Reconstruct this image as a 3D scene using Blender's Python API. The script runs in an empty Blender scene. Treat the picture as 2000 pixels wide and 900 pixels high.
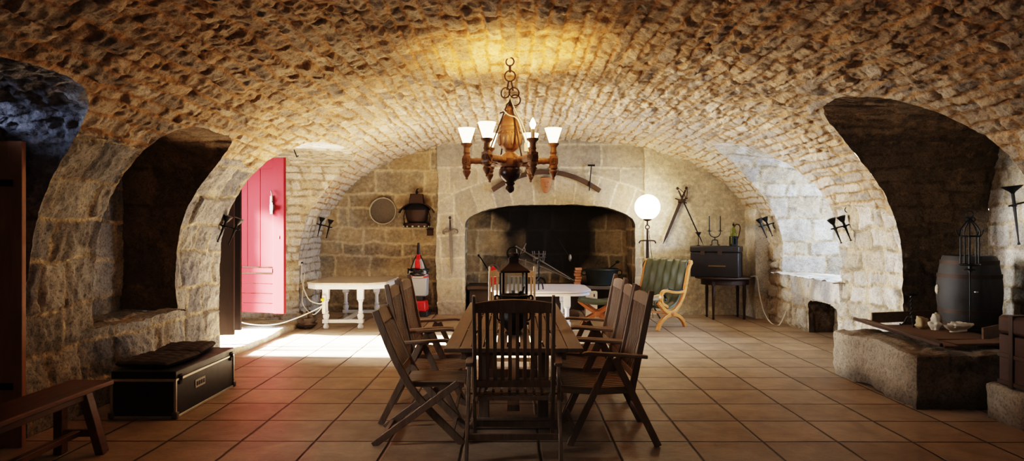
import bpy, bmesh, math, random
import numpy as np
from mathutils import Vector, Matrix
C = bpy.context.scene.collection
R = math.radians
PI = math.pi
rnd = random.Random(7)

# ------------------------------------------------------------------ camera
cam = bpy.data.cameras.new('camera')
cam.sensor_width = 36.0
cam.lens = 24.0
cam.clip_end = 200
co = bpy.data.objects.new('camera', cam)
co.location = (0, 0, 1.6)
co.rotation_euler = (R(90), 0, 0)
C.objects.link(co)
bpy.context.scene.camera = co

# ------------------------------------------------------------------ numpy noise
def _hash(ix, iy, iz, seed):
    h = (ix.astype(np.int64) * 374761393 + iy.astype(np.int64) * 668265263 + iz.astype(np.int64) * 1274126177 + seed * 974711) & 0xFFFFFFFF
    h = ((h ^ (h >> 13)) * 1103515245) & 0xFFFFFFFF
    h = ((h ^ (h >> 16)) * 2654435761) & 0xFFFFFFFF
    h = h ^ (h >> 15)
    return (h & 0xFFFFFF).astype(np.float64) / 0xFFFFFF
def vnoise(x, y, z, seed=0):
    fx, fy, fz = np.floor(x), np.floor(y), np.floor(z)
    ix, iy, iz = fx.astype(np.int64), fy.astype(np.int64), fz.astype(np.int64)
    tx, ty, tz = x - fx, y - fy, z - fz
    tx = tx*tx*(3-2*tx); ty = ty*ty*(3-2*ty); tz = tz*tz*(3-2*tz)
    r = 0
    for a in (0, 1):
        wa = tx if a else 1-tx
        for b in (0, 1):
            wb = ty if b else 1-ty
            for c in (0, 1):
                wc = tz if c else 1-tz
                r = r + wa*wb*wc*_hash(ix+a, iy+b, iz+c, seed)
    return r*2-1
def fbm(P, scale, octv=3, seed=0, gain=.5):
    x, y, z = P[..., 0]*scale, P[..., 1]*scale, P[..., 2]*scale
    s, amp, tot = 0, 1, 0
    for o in range(octv):
        s = s + amp*vnoise(x, y, z, seed+o*17)
        tot += amp
        amp *= gain; x = x*2.03+5.1; y = y*2.03+1.7; z = z*2.03+9.2
    return s/tot
def sstep(a, b, x):
    t = np.clip((x-a)/(b-a), 0, 1)
    return t*t*(3-2*t)
def masonry(u, v, seed, h, l, wob=.015, jit=.3):
    """courses stacked along u, stones laid along v -> edge distance, three random fields per stone, local coords"""
    rg = np.random.RandomState(seed)
    P = np.stack([u*1.0, v*1.0, np.zeros_like(u)], -1)
    uu = u + wob*fbm(P, 3.0, 2, seed+3)*1.3
    vv = v + wob*fbm(P, 3.0, 2, seed+9)*1.3
    umin, umax = float(u.min())-1, float(u.max())+1
    hs = rg.uniform(h[0], h[1], int((umax-umin)/h[0])+4)
    b = umin + np.concatenate([[0], np.cumsum(hs)])
    ci = np.clip(np.searchsorted(b, uu, side='right')-1, 0, len(b)-2)
    du0 = uu-b[ci]; du1 = b[ci+1]-uu
    L = rg.uniform(l[0], l[1], len(b)); O = rg.uniform(0, 50, len(b))
    t = (vv+O[ci])/L[ci]
    k = np.floor(t)
    J = lambda kk: (_hash(kk, ci, ci*0, seed)-.5)*2*jit
    lo = k+J(k); k = np.where(t < lo, k-1, k)
    hi = k+1+J(k+1); k = np.where(t >= hi, k+1, k)
    dv0 = (t-k-J(k))*L[ci]; dv1 = (k+1+J(k+1)-t)*L[ci]
    du = np.minimum(du0, du1); dv = np.minimum(dv0, dv1)
    rr = .03
    ed = np.minimum(du, dv)
    cr = rr-np.sqrt(np.maximum(rr-du, 0)**2+np.maximum(rr-dv, 0)**2)
    ed = np.minimum(ed, cr)
    r1 = _hash(k, ci, ci*0, seed+101); r2 = _hash(k, ci, ci*0, seed+202); r3 = _hash(k, ci, ci*0, seed+303)
    return ed, r1, r2, r3, (du0-du1)/(du0+du1), (dv0-dv1)/(dv0+dv1)
def stone_height(u, v, P, seed, h, l, mort=.012, soft=.02, off=.02, tilt=.012, bulge=.006, rough=.008, depth=.012, wob=.015, rs=14, jit=.3):
    ed, r1, r2, r3, lu, lv = masonry(u, v, seed, h, l, wob, jit)
    ed = ed + .006*fbm(P, 30, 2, seed+5)
    m = sstep(mort*.6, mort+soft, ed)
    hh = off*(r2-.5)*2 + tilt*((r3-.5)*2*lu + (r1-.5)*1.6*lv) + bulge*(1-np.maximum(lu*lu, lv*lv))
    n = fbm(P, rs, 4, seed+11, .55)
    n2 = np.abs(fbm(P, rs*.6, 3, seed+21))
    hh = hh + rough*(n*1.2 - n2*1.4)
    H = m*hh + (1-m)*(-depth + .5*rough*n)
    tone = np.clip(r1+.18*fbm(P, 2.2, 2, seed+31), 0, 1)
    return H, np.stack([tone, m, np.clip(.5+.6*fbm(P, .9, 3, seed+41), 0, 1), np.zeros_like(m)], -1)

# ------------------------------------------------------------------ mesh from grids
def tag(o, label=None, cat=None, group=None, kind=None):
    if label: o['label'] = label
    if cat: o['category'] = cat
    if group: o['group'] = group
    if kind: o['kind'] = kind
    return o
def grid_object(name, patches, mats, parent=None):
    """patches: (P[nu,nv,3], keep[nu-1,nv-1] or None, attr[nu,nv,4], material index, flip)"""
    V, F, A, MI = [], [], [], []
    base = 0
    for P, keep, attr, mi, flip in patches:
        nu, nv = P.shape[:2]
        idx = np.arange(nu*nv).reshape(nu, nv)
        q = np.stack([idx[:-1, :-1], idx[1:, :-1], idx[1:, 1:], idx[:-1, 1:]], -1)
        q = q[keep] if keep is not None else q.reshape(-1, 4)
        if flip: q = q[:, ::-1]
        used, inv = np.unique(q, return_inverse=True)
        q = inv.reshape(-1, 4)
        V.append(P.reshape(-1, 3)[used]); A.append(attr.reshape(-1, 4)[used]); F.append(q+base)
        MI.append(np.full(len(q), mi, np.int32)); base += len(used)
    V = np.concatenate(V).astype(np.float32); F = np.concatenate(F).astype(np.int32)
    A = np.concatenate(A).astype(np.float32); MI = np.concatenate(MI)
    me = bpy.data.meshes.new(name)
    me.vertices.add(len(V)); me.vertices.foreach_set('co', V.ravel())
    me.loops.add(F.size); me.loops.foreach_set('vertex_index', F.ravel())
    me.polygons.add(len(F)); me.polygons.foreach_set('loop_start', np.arange(0, F.size, 4, dtype=np.int32))
    me.polygons.foreach_set('use_smooth', np.ones(len(F), bool))
    for m in mats: me.materials.append(m)
    me.polygons.foreach_set('material_index', MI)
    ca = me.attributes.new('stone', 'FLOAT_COLOR', 'POINT')
    ca.data.foreach_set('color', A.ravel())
    me.update(calc_edges=True)
    o = bpy.data.objects.new(name, me); C.objects.link(o)
    if parent: o.parent = parent
    return o
def normals(P, sign=1):
    du = np.gradient(P, axis=0); dv = np.gradient(P, axis=1)
    n = np.cross(du, dv)
    n /= np.linalg.norm(n, axis=-1, keepdims=True)+1e-9
    return n*sign
def warp(P, amp=.02):
    d = np.stack([fbm(P, 1.3, 2, 900), fbm(P, 1.3, 2, 911), fbm(P, 1.3, 2, 922)], -1)
    d2 = np.stack([fbm(P, 5.5, 2, 933), fbm(P, 5.5, 2, 944), fbm(P, 5.5, 2, 955)], -1)
    d3 = np.stack([fbm(P, 17, 2, 966), fbm(P, 17, 2, 977), fbm(P, 17, 2, 988)], -1)
    return P + d*amp + d2*amp*.45 + d3*amp*.25

# ------------------------------------------------------------------ node materials
def nt(name):
    m = bpy.data.materials.new(name); m.use_nodes = True
    t = m.node_tree
    b = t.nodes['Principled BSDF']
    return m, t, b
def N(t, typ, **kw):
    n = t.nodes.new(typ)
    for k, v in kw.items(): setattr(n, k, v)
    return n
def mixc(t, fac, a, b, blend='MIX'):
    n = t.nodes.new('ShaderNodeMix'); n.data_type = 'RGBA'; n.blend_type = blend
    for s, v in ((n.inputs[0], fac), (n.inputs[6], a), (n.inputs[7], b)):
        if isinstance(v, (int, float)): s.default_value = v
        elif isinstance(v, tuple): s.default_value = (*v, 1) if len(v) == 3 else v
        else: t.links.new(v, s)
    return n.outputs[2]
def noise(t, scale, detail=4, rough=.55, vec=None, dist=0):
    n = t.nodes.new('ShaderNodeTexNoise')
    n.inputs['Scale'].default_value = scale; n.inputs['Detail'].default_value = detail
    n.inputs['Roughness'].default_value = rough; n.inputs['Distortion'].default_value = dist
    if vec is not None: t.links.new(vec, n.inputs['Vector'])
    return n.outputs[0]
def ramp(t, fac, stops, interp='LINEAR'):
    n = t.nodes.new('ShaderNodeValToRGB'); n.color_ramp.interpolation = interp
    e = n.color_ramp.elements
    e[0].position, e[0].color = stops[0][0], (*stops[0][1], 1)
    e[1].position, e[1].color = stops[-1][0], (*stops[-1][1], 1)
    for p, c in stops[1:-1]:
        x = e.new(p); x.color = (*c, 1)
    t.links.new(fac, n.inputs[0])
    return n.outputs[0]
def maprange(t, v, a, b, c, d):
    n = t.nodes.new('ShaderNodeMapRange')
    t.links.new(v, n.inputs[0])
    for i, x in enumerate((a, b, c, d)): n.inputs[i+1].default_value = x
    return n.outputs[0]
def bump(t, h, strength, dist=.01, normal=None):
    n = t.nodes.new('ShaderNodeBump'); n.inputs['Strength'].default_value = strength; n.inputs['Distance'].default_value = dist
    t.links.new(h, n.inputs['Height'])
    if normal is not None: t.links.new(normal, n.inputs['Normal'])
    return n.outputs[0]
def stone_mat(name, pal, mortar, bs=.6, grain=1.0, soot=(.012, .010, .009), pit=.58, crev=.55, stain=.5):
    m, t, b = nt(name)
    tc = N(t, 'ShaderNodeTexCoord').outputs['Object']
    at = N(t, 'ShaderNodeAttribute', attribute_name='stone')
    sp = N(t, 'ShaderNodeSeparateColor'); t.links.new(at.outputs['Color'], sp.inputs[0])
    n1 = noise(t, 3.2, 5, .6, tc, .3)
    n2 = noise(t, 16*grain, 5, .6, tc)
    n3 = noise(t, 75*grain, 3, .6, tc)
    k = len(pal)
    base = ramp(t, sp.outputs[0], [(i/(k-1), p) for i, p in enumerate(pal)])
    lo = tuple(c*.78 for c in mortar); hi = tuple(min(1, c*1.25) for c in mortar)
    mor = mixc(t, n2, lo, hi)
    ncr = noise(t, 5.0, 5, .65, tc, .5)
    mor = mixc(t, maprange(t, ncr, .44, .56, 0, crev), mor, tuple(c*.16 for c in mortar))
    # stain of mortar over stones
    st = maprange(t, n1, .54, .74, 0, stain)
    base = mixc(t, st, base, mixc(t, n2, lo, hi))
    base = mixc(t, sp.outputs[1], mor, base)
    g = maprange(t, n2, .25, .75, .78, 1.18)
    base = mixc(t, 1.0, base, g, 'MULTIPLY')
    pt = noise(t, 52*grain, 8, .66, tc, .3)
    pf = maprange(t, pt, .36, .52, pit, 1.06)
    base = mixc(t, 1.0, base, pf, 'MULTIPLY')
    g2 = maprange(t, sp.outputs[2], .2, .8, .8, 1.15)
    base = mixc(t, 1.0, base, g2, 'MULTIPLY')
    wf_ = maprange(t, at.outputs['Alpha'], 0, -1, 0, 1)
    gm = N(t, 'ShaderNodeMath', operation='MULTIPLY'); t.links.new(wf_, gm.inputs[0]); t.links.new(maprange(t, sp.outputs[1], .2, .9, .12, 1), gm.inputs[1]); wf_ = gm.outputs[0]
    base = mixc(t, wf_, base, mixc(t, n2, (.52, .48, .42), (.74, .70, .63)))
    base = mixc(t, maprange(t, at.outputs['Alpha'], 0, 1, 0, 1), base, soot)
    t.links.new(base, b.inputs['Base Color'])
    b.inputs['Roughness'].default_value = .92
    b.inputs['Specular IOR Level'].default_value = .15
    nb = bump(t, n2, bs, .014)
    nb = bump(t, pt, bs*.9, .010, nb)
    nb = bump(t, n3, bs*.5, .004, nb)
    t.links.new(nb, b.inputs['Normal'])
    return m
def plain(name, col, rough=.5, metal=0, var=.25, scale=12, bs=.15, spec=.4, emit=None, estr=0, bd=.004):
    m, t, b = nt(name)
    tc = N(t, 'ShaderNodeTexCoord').outputs['Object']
    n = noise(t, scale, 5, .6, tc)
    lo = tuple(c*(1-var) for c in col); hi = tuple(min(1, c*(1+var)) for c in col)
    t.links.new(mixc(t, n, lo, hi), b.inputs['Base Color'])
    r = maprange(t, n, .2, .8, max(0, rough-.1), min(1, rough+.1))
    t.links.new(r, b.inputs['Roughness'])
    b.inputs['Metallic'].default_value = metal
    b.inputs['Specular IOR Level'].default_value = spec
    if bs: t.links.new(bump(t, noise(t, scale*5, 3, .6, tc), bs, bd), b.inputs['Normal'])
    if emit:
        b.inputs['Emission Color'].default_value = (*emit, 1); b.inputs['Emission Strength'].default_value = estr
    return m
def wood(name, c1, c2, axis='X', rough=.55, scale=1.0, bs=.25, spec=.35):
    m, t, b = nt(name)
    tc = N(t, 'ShaderNodeTexCoord').outputs['Object']
    mp = N(t, 'ShaderNodeMapping'); t.links.new(tc, mp.inputs[0])
    s = {'X': (2.5, 26, 26), 'Y': (26, 2.5, 26), 'Z': (26, 26, 2.5)}[axis]
    mp.inputs['Scale'].default_value = tuple(x*scale for x in s)
    n = noise(t, 1.0, 6, .6, mp.outputs[0], .6)
    n2 = noise(t, 2.3, 4, .6, tc)
    f = mixc(t, .3, n, n2)
    t.links.new(ramp(t, f, [(.3, c1), (.7, c2)]), b.inputs['Base Color'])
    t.links.new(maprange(t, n, .3, .7, rough-.08, rough+.12), b.inputs['Roughness'])
    b.inputs['Specular IOR Level'].default_value = spec
    t.links.new(bump(t, n, bs, .004), b.inputs['Normal'])
    return m

# ------------------------------------------------------------------ mesh builder for objects
class MB:
    def __init__(s, M=None): s.v = []; s.f = []; s.M = M
    def add(s, vs, fs):
        b = len(s.v)
        s.v += [s.M @ Vector(p) if s.M else Vector(p) for p in vs]
        s.f += [[i+b for i in f] for f in fs]
        return s
    def box(s, c, d, taper=1.0, rot=None):
        x, y, z = d[0]/2, d[1]/2, d[2]/2
        vs = [(-x, -y, -z), (x, -y, -z), (x, y, -z), (-x, y, -z), (-x*taper, -y*taper, z), (x*taper, -y*taper, z), (x*taper, y*taper, z), (-x*taper, y*taper, z)]
        c = Vector(c)
        vs = [(rot @ Vector(p) if rot else Vector(p))+c for p in vs]
        return s.add(vs, [(0, 3, 2, 1), (4, 5, 6, 7), (0, 1, 5, 4), (1, 2, 6, 5), (2, 3, 7, 6), (3, 0, 4, 7)])
    def bar(s, a, b, w, h, side=(0, 1, 0), w2=None, h2=None):
        return s.sweep([a, b], w, h, side, [1, 1] if not w2 else None, ends=(w2, h2))
    def sweep(s, pts, w, h, side=(0, 1, 0), scale=None, ends=None):
        """rectangular section: w along side, h across"""
        pts = [Vector(p) for p in pts]; sd = Vector(side).normalized(); vs = []; n = len(pts)
        for i, p in enumerate(pts):
            tg = (pts[min(i+1, n-1)]-pts[max(i-1, 0)]).normalized()
            up = tg.cross(sd).normalized(); sv = up.cross(tg).normalized()
            k = scale[i] if scale else 1
            ww, hh = w*k/2, h*k/2
            if ends and ends[0] and i == n-1: ww, hh = ends[0]/2, (ends[1] or h)/2
            vs += [p-sv*ww-up*hh, p+sv*ww-up*hh, p+sv*ww+up*hh, p-sv*ww+up*hh]
        fs = [(3, 2, 1, 0), tuple(range(4*n-4, 4*n))]
        for i in range(n-1):
            for j in range(4):
                a, b2 = 4*i+j, 4*i+(j+1) % 4
                fs.append((a, b2, b2+4, a+4))
        return s.add(vs, fs)
    def tube(s, pts, r, n=8, closed=False):
        pts = [Vector(p) for p in pts]; m = len(pts)
        rs = r if isinstance(r, (list, tuple)) else [r]*m
        t0 = (pts[1]-pts[0]).normalized()
        u = t0.orthogonal().normalized(); vs = []
        for i, p in enumerate(pts):
            if closed: tg = (pts[(i+1) % m]-pts[i-1]).normalized()
            else: tg = (pts[min(i+1, m-1)]-pts[max(i-1, 0)]).normalized()
            u = (u-tg*u.dot(tg)).normalized(); w = tg.cross(u)
            for k in range(n):
                a = 2*PI*k/n
                vs.append(p+(u*math.cos(a)+w*math.sin(a))*rs[i])
        fs = []
        for i in range(m if closed else m-1):
            j = (i+1) % m
            for k in range(n):
                k2 = (k+1) % n
                fs.append((i*n+k, i*n+k2, j*n+k2, j*n+k))
        if not closed: fs += [tuple(range(n))[::-1], tuple(range((m-1)*n, m*n))]
        return s.add(vs, fs)
    def lathe(s, prof, n=20, c=(0, 0, 0), M=None, phase=0, sx=1, sy=1):
        vs = []; c = Vector(c)
        for r, z in prof:
            for k in range(n):
                a = 2*PI*k/n+phase
                p = Vector((max(r, 1e-4)*math.cos(a)*sx, max(r, 1e-4)*math.sin(a)*sy, z))
                vs.append((M @ p if M else p)+c)
        fs = []; m = len(prof)
        for i in range(m-1):
            for k in range(n):
                k2 = (k+1) % n
                fs.append((i*n+k, i*n+k2, (i+1)*n+k2, (i+1)*n+k))
        fs += [tuple(range(n))[::-1], tuple(range((m-1)*n, m*n))]
        return s.add(vs, fs)
    def prism(s, poly, z0, z1, M=None, inset=0):
        n = len(poly)
        vs = [Vector((x, y, z0)) for x, y in poly]+[Vector((x, y, z1)) for x, y in poly]
        if M: vs = [M @ p for p in vs]
        fs = [tuple(range(n))[::-1], tuple(range(n, 2*n))]+[(i, (i+1) % n, (i+1) % n+n, i+n) for i in range(n)]
        return s.add(vs, fs)
    def ball(s, c, r, n=14, m=9):
        if not isinstance(r, (tuple, list)): r = (r, r, r)
        vs = []; c = Vector(c)
        for i in range(m+1):
            th = PI*i/m
            for k in range(n):
                a = 2*PI*k/n
                st = max(math.sin(th), 1e-3)
                vs.append(c+Vector((r[0]*st*math.cos(a), r[1]*st*math.sin(a), r[2]*math.cos(th))))
        fs = []
        for i in range(m):
            for k in range(n):
                k2 = (k+1) % n
                fs.append((i*n+k2, i*n+k, (i+1)*n+k, (i+1)*n+k2))
        fs += [tuple(range(n)), tuple(range(m*n, m*n+n))[::-1]]
        return s.add(vs, fs)
    def ring(s, c, Rr, r, axis=(0, 0, 1), n=20, k=6, sx=1):
        ax = Vector(axis).normalized(); u = ax.orthogonal().normalized(); w = ax.cross(u); c = Vector(c)
        return s.tube([c+(u*math.cos(2*PI*i/n)+w*math.sin(2*PI*i/n)*sx)*Rr for i in range(n)], r, k, closed=True)
    def build(s, name, mat, parent=None, smooth=40, bevel=0, loc=None, rotz=0):
        me = bpy.data.meshes.new(name)
        me.from_pydata([tuple(p) for p in s.v], [], s.f)
        bm = bmesh.new(); bm.from_mesh(me)
        bmesh.ops.recalc_face_normals(bm, faces=bm.faces)
        bm.to_mesh(me); bm.free()
        me.materials.append(mat)
        if smooth:
            me.polygons.foreach_set('use_smooth', np.ones(len(me.polygons), bool))
            me.set_sharp_from_angle(angle=R(smooth))
        o = bpy.data.objects.new(name, me); C.objects.link(o)
        if bevel:
            md = o.modifiers.new('bevel', 'BEVEL'); md.width = bevel; md.segments = 2; md.limit_method = 'ANGLE'; md.angle_limit = R(35)
        if parent: o.parent = parent
        if loc: o.location = loc
        if rotz: o.rotation_euler.z = rotz
        return o
def thing(name, label, cat, loc=(0, 0, 0), rotz=0, group=None):
    o = bpy.data.objects.new(name, None); C.objects.link(o)
    o.empty_display_size = .1
    o.location = loc; o.rotation_euler = (0, 0, rotz)
    return tag(o, label, cat, group)
def dup(root, loc, rotz, label, group=None, mats=None):
    r = root.copy(); C.objects.link(r); r.location = loc; r.rotation_euler = (0, 0, rotz); r['label'] = label
    if group: r['group'] = group
    for ch in list(root.children):
        c = ch.copy(); C.objects.link(c); c.parent = r
        if mats:
            c.data = ch.data.copy(); c.data.materials.clear(); c.data.materials.append(mats)
        for g in list(ch.children):
            d = g.copy(); C.objects.link(d); d.parent = c
    return r
def bez(p0, p1, p2, p3, n=14):
    p0, p1, p2, p3 = map(Vector, (p0, p1, p2, p3)); out = []
    for i in range(n+1):
        t = i/n; q = 1-t
        out.append(p0*q**3+p1*3*q*q*t+p2*3*q*t*t+p3*t**3)
    return out
def spline(pts, n=6):
    P = [Vector(p) for p in pts]; out = []
    for i in range(len(P)-1):
        a = P[max(i-1, 0)]; b = P[i]; c = P[i+1]; d = P[min(i+2, len(P)-1)]
        for j in range(n):
            t = j/n
            out.append(.5*((2*b)+(c-a)*t+(2*a-5*b+4*c-d)*t*t+(3*b-a-3*c+d)*t**3))
    out.append(P[-1])
    return out
# ------------------------------------------------------------------ materials of the shell
M = {}
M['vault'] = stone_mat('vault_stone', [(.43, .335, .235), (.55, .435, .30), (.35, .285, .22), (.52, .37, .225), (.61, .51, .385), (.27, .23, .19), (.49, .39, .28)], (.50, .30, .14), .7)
M['ashlar'] = stone_mat('ashlar_stone', [(.29, .28, .265), (.39, .365, .32), (.19, .19, .195), (.35, .32, .27), (.25, .25, .26)], (.56, .46, .31), .9, .8, pit=.5)
M['pale'] = stone_mat('pale_stone', [(.60, .55, .46), (.42, .39, .34), (.70, .67, .60), (.48, .39, .27), (.36, .35, .335), (.70, .66, .59), (.54, .49, .41)], (.50, .395, .26), .7, pit=.62)
M['backwall'] = stone_mat('backwall_stone', [(.32, .245, .155), (.12, .108, .088), (.40, .31, .20), (.19, .18, .16), (.44, .33, .19), (.14, .125, .10), (.25, .23, .20)], (.62, .52, .36), .4, pit=.85, crev=.15, stain=.2)
M['breast'] = stone_mat('breast_stone', [(.47, .41, .31), (.40, .37, .31), (.55, .48, .36), (.36, .33, .28), (.50, .43, .31)], (.68, .61, .48), .35, pit=.85, crev=.2, stain=.25)
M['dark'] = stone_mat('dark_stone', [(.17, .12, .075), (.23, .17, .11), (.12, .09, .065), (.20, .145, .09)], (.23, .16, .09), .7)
M['block'] = stone_mat('tan_block_stone', [(.29, .235, .175), (.35, .29, .22), (.24, .20, .15)], (.27, .20, .13), .9, .8, pit=.6)
M['blue'] = stone_mat('grey_rough_stone', [(.30, .31, .35), (.40, .41, .45), (.24, .25, .29)], (.32, .33, .36), 1.0, .8)

# ------------------------------------------------------------------ the vault profile
XC, AA, BB, ZS, NE = .45, 4.2, 2.33, 1.0, 2.5
ph = np.linspace(0, PI, 30001)
cx, sx_ = np.cos(ph), np.sin(ph)
px_ = XC - AA*np.sign(cx)*np.abs(cx)**(2/NE)
pz_ = ZS + BB*np.abs(sx_)**(2/NE)
px_ = np.concatenate([np.full(200, XC-AA), px_, np.full(200, XC+AA)])
pz_ = np.concatenate([np.linspace(0, ZS, 200, endpoint=False), pz_, np.linspace(ZS, 0, 201)[1:]])
us_ = np.concatenate([[0], np.cumsum(np.hypot(np.diff(px_), np.diff(pz_)))])
ULEN = us_[-1]
ux = lambda u: np.interp(u, us_, px_)
uz = lambda u: np.interp(u, us_, pz_)
def xside(z, side):
    z = np.asarray(z, float)
    t = np.clip((z-ZS)/BB, 0, .9999)
    return XC + side*AA*(1-t**NE)**(1/NE)

class Opening:
    def __init__(s, y0, y1, zb, zsp, top, n, side, lean=0):
        s.yc = (y0+y1)/2; s.hw = (y1-y0)/2; s.zb, s.zsp, s.rise, s.n, s.side, s.lean = zb, zsp, top-zsp, n, side, lean
    def f(s, y, z):
        yc = s.yc+s.lean*(z-s.zb)
        dy = np.abs(y-yc)/s.hw; zz = np.maximum(0, (z-s.zsp)/s.rise)
        a = ((dy**s.n+zz**s.n)**(1/s.n)-1)*s.hw
        return np.maximum(a, s.zb-z)
    def boundary(s, step):
        """polyline (y,z): up the near jamb, over, down the far jamb"""
        th = np.linspace(PI, 0, 400)
        yy = s.yc+s.hw*np.sign(np.cos(th))*np.abs(np.cos(th))**(2/s.n)
        zz = s.zsp+s.rise*np.abs(np.sin(th))**(2/s.n)
        yy = np.concatenate([[s.yc-s.hw], yy, [s.yc+s.hw]]); zz = np.concatenate([[s.zb], zz, [s.zb]])
        yy = yy+s.lean*(zz-s.zb)
        d = np.concatenate([[0], np.cumsum(np.hypot(np.diff(yy), np.diff(zz)))])
        w = np.linspace(0, d[-1], max(8, int(d[-1]/step)))
        return w, np.interp(w, d, yy), np.interp(w, d, zz)

L0 = Opening(3.25, 5.25, 0.0, 1.95, 2.62, 3.2, -1)
L1 = Opening(6.13, 7.62, .71, 2.1, 2.60, 3.6, -1)
L2 = Opening(8.75, 12.05, 0.0, 2.2, 2.86, 3.0, -1)
R1 = Opening(5.85, 8.12, .05, 1.75, 2.93, 2.6, 1)
R2 = Opening(9.6, 11.75, .87, 1.8, 2.97, 2.4, 1)
R3 = Opening(9.72, 10.75, 0.0, .40, .52, 3.0, 1)
LEFT, RIGHT = [L0, L1, L2], [R1, R2, R3]

RES = .017
ys = np.concatenate([np.arange(-3.2, 3.0, .12), np.arange(3.0, 13.5, RES)])
us = np.linspace(0, ULEN, int(ULEN/RES))
U, Y = np.meshgrid(us, ys, indexing='ij')
def fall(y, u):
    z = uz(u); left = u < ULEN/2
    fl = np.full(y.shape, 9.0)
    for o in LEFT: fl = np.where(left, np.minimum(fl, o.f(y, z)), fl)
    for o in RIGHT: fl = np.where(~left, np.minimum(fl, o.f(y, z)), fl)
    return fl
Fv = fall(Y, U)
qmax = np.maximum(np.maximum(Fv[:-1, :-1], Fv[1:, :-1]), np.maximum(Fv[1:, 1:], Fv[:-1, 1:]))
keep = qmax > 1e-6
near = (Fv < 0) & (Fv > -.06)
for it in range(3):
    yv, uv = Y[near], U[near]
    f0 = fall(yv, uv); e = .004
    gy = (fall(yv+e, uv)-fall(yv-e, uv))/(2*e); gu = (fall(yv, uv+e)-fall(yv, uv-e))/(2*e)
    g2 = np.maximum(gy*gy+gu*gu, .3)
    Y[near] = yv-np.clip(f0*gy/g2, -.03, .03); U[near] = uv-np.clip(f0*gu/g2, -.03, .03)
Fv = fall(Y, U)
P0 = np.stack([ux(U), Y, uz(U)], -1)
tx = ux(U+.01)-ux(U-.01); tz = uz(U+.01)-uz(U-.01); tl = np.hypot(tx, tz)
NV = np.stack([tz/tl, np.zeros_like(tx), -tx/tl], -1)
NV[U < .02] = (1, 0, 0); NV[U > ULEN-.02] = (-1, 0, 0)
Z0 = P0[..., 2]; leftm = U < ULEN/2
H1, A1 = stone_height(U, Y, P0, 11, (.105, .175), (.2, .46), .011, .012, .016, .021, .003, .028, .018, .014, 17)
H2, A2 = stone_height(U, Y, P0, 23, (.30, .46), (.34, .66), .013, .012, .022, .014, .014, .022, .018, .024, 13)
H3, A3 = stone_height(U, Y, P0, 37, (.17, .34), (.22, .5), .022, .018, .036, .024, .034, .034, .018, .05, 9)
zl = 2.38+.1*fbm(P0, 1.5, 2, 55)
zr = 1.95+.25*fbm(P0, 1.1, 2, 56)
isl = leftm & (Z0 < zl) & (Y < 12.1); isr = (~leftm) & (Z0 < zr)
H = np.where(isl, H2, np.where(isr, H3, H1))
Att = np.where(isl[..., None], A2, np.where(isr[..., None], A3, A1))
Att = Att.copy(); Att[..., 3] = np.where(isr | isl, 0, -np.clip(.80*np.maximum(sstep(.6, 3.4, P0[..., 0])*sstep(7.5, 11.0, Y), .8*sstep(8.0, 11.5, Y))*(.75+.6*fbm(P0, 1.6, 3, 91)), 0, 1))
edge = sstep(0, .05, Fv)
H = H*edge + .006*fbm(P0, 25, 2, 77)*(1-edge)
P = warp(P0+NV*H[..., None], .03)
P[..., 2] = np.where(Z0 < .02, np.minimum(P[..., 2], 0)-.02, P[..., 2])
zc = .25*(Z0[:-1, :-1]+Z0[1:, :-1]+Z0[1:, 1:]+Z0[:-1, 1:])
uc = .25*(U[:-1, :-1]+U[1:, :-1]+U[1:, 1:]+U[:-1, 1:])
zlc = .25*(zl[:-1, :-1]+zl[1:, :-1]+zl[1:, 1:]+zl[:-1, 1:]); zrc = .25*(zr[:-1, :-1]+zr[1:, :-1]+zr[1:, 1:]+zr[:-1, 1:])
yc_ = .25*(Y[:-1, :-1]+Y[1:, :-1]+Y[1:, 1:]+Y[:-1, 1:])
lf = (uc < ULEN/2) & (zc < np.where(yc_ < 12.1, zlc, 1.9)); rf = (uc >= ULEN/2) & (zc < zrc)
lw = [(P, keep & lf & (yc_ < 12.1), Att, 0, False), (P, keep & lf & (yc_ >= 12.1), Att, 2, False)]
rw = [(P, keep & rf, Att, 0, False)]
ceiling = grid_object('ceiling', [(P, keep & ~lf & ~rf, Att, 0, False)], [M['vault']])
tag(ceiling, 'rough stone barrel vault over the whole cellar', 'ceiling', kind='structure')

def reveal(op, Xb, step=.02, splay=(0, 0), lay=None, mi=0, seed=5, attr_fn=None, zslope=0):
    w, by, bz = op.boundary(step)
    xv = xside(bz, op.side)
    nt_ = max(6, int(abs(Xb-xv[0])/step))
    t = np.linspace(0, 1, nt_)
    W, T = np.meshgrid(w, t, indexing='ij')
    X = xv[:, None]+(Xb-xv[:, None])*T
    dy = by-op.yc
    sp = np.where(dy < 0, splay[0], splay[1])
    YY = by[:, None]+(-np.sign(dy)*sp)[:, None]*T*np.minimum(1, np.abs(dy)/op.hw)[:, None]
    ZZ = bz[:, None]+0*T - zslope*T*np.clip((bz-op.zsp)/op.rise, 0, 1)[:, None]
    G = np.stack([X, YY, ZZ], -1)
    n = normals(G)
    cen = np.array([(op.side*4.4), op.yc, (op.zb+op.zsp+op.rise)/2])
    if np.mean(np.sum(n*(cen-G), -1)) < 0: n = -n
    lay = lay or dict(h=(.26, .42), l=(.3, .6), off=.012, tilt=.01, rough=.012)
    Hh, At = stone_height(W, np.abs(X), G, seed, **lay)
    dist = np.abs(X-xv[:, None])
    Hh = Hh*sstep(0, .05, dist)+.006*fbm(G, 25, 2, 77)*(1-sstep(0, .05, dist))
    if attr_fn is not None: At = attr_fn(G, At)
    return (warp(G+n*Hh[..., None], .03), None, At, mi, op.side < 0)
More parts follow.
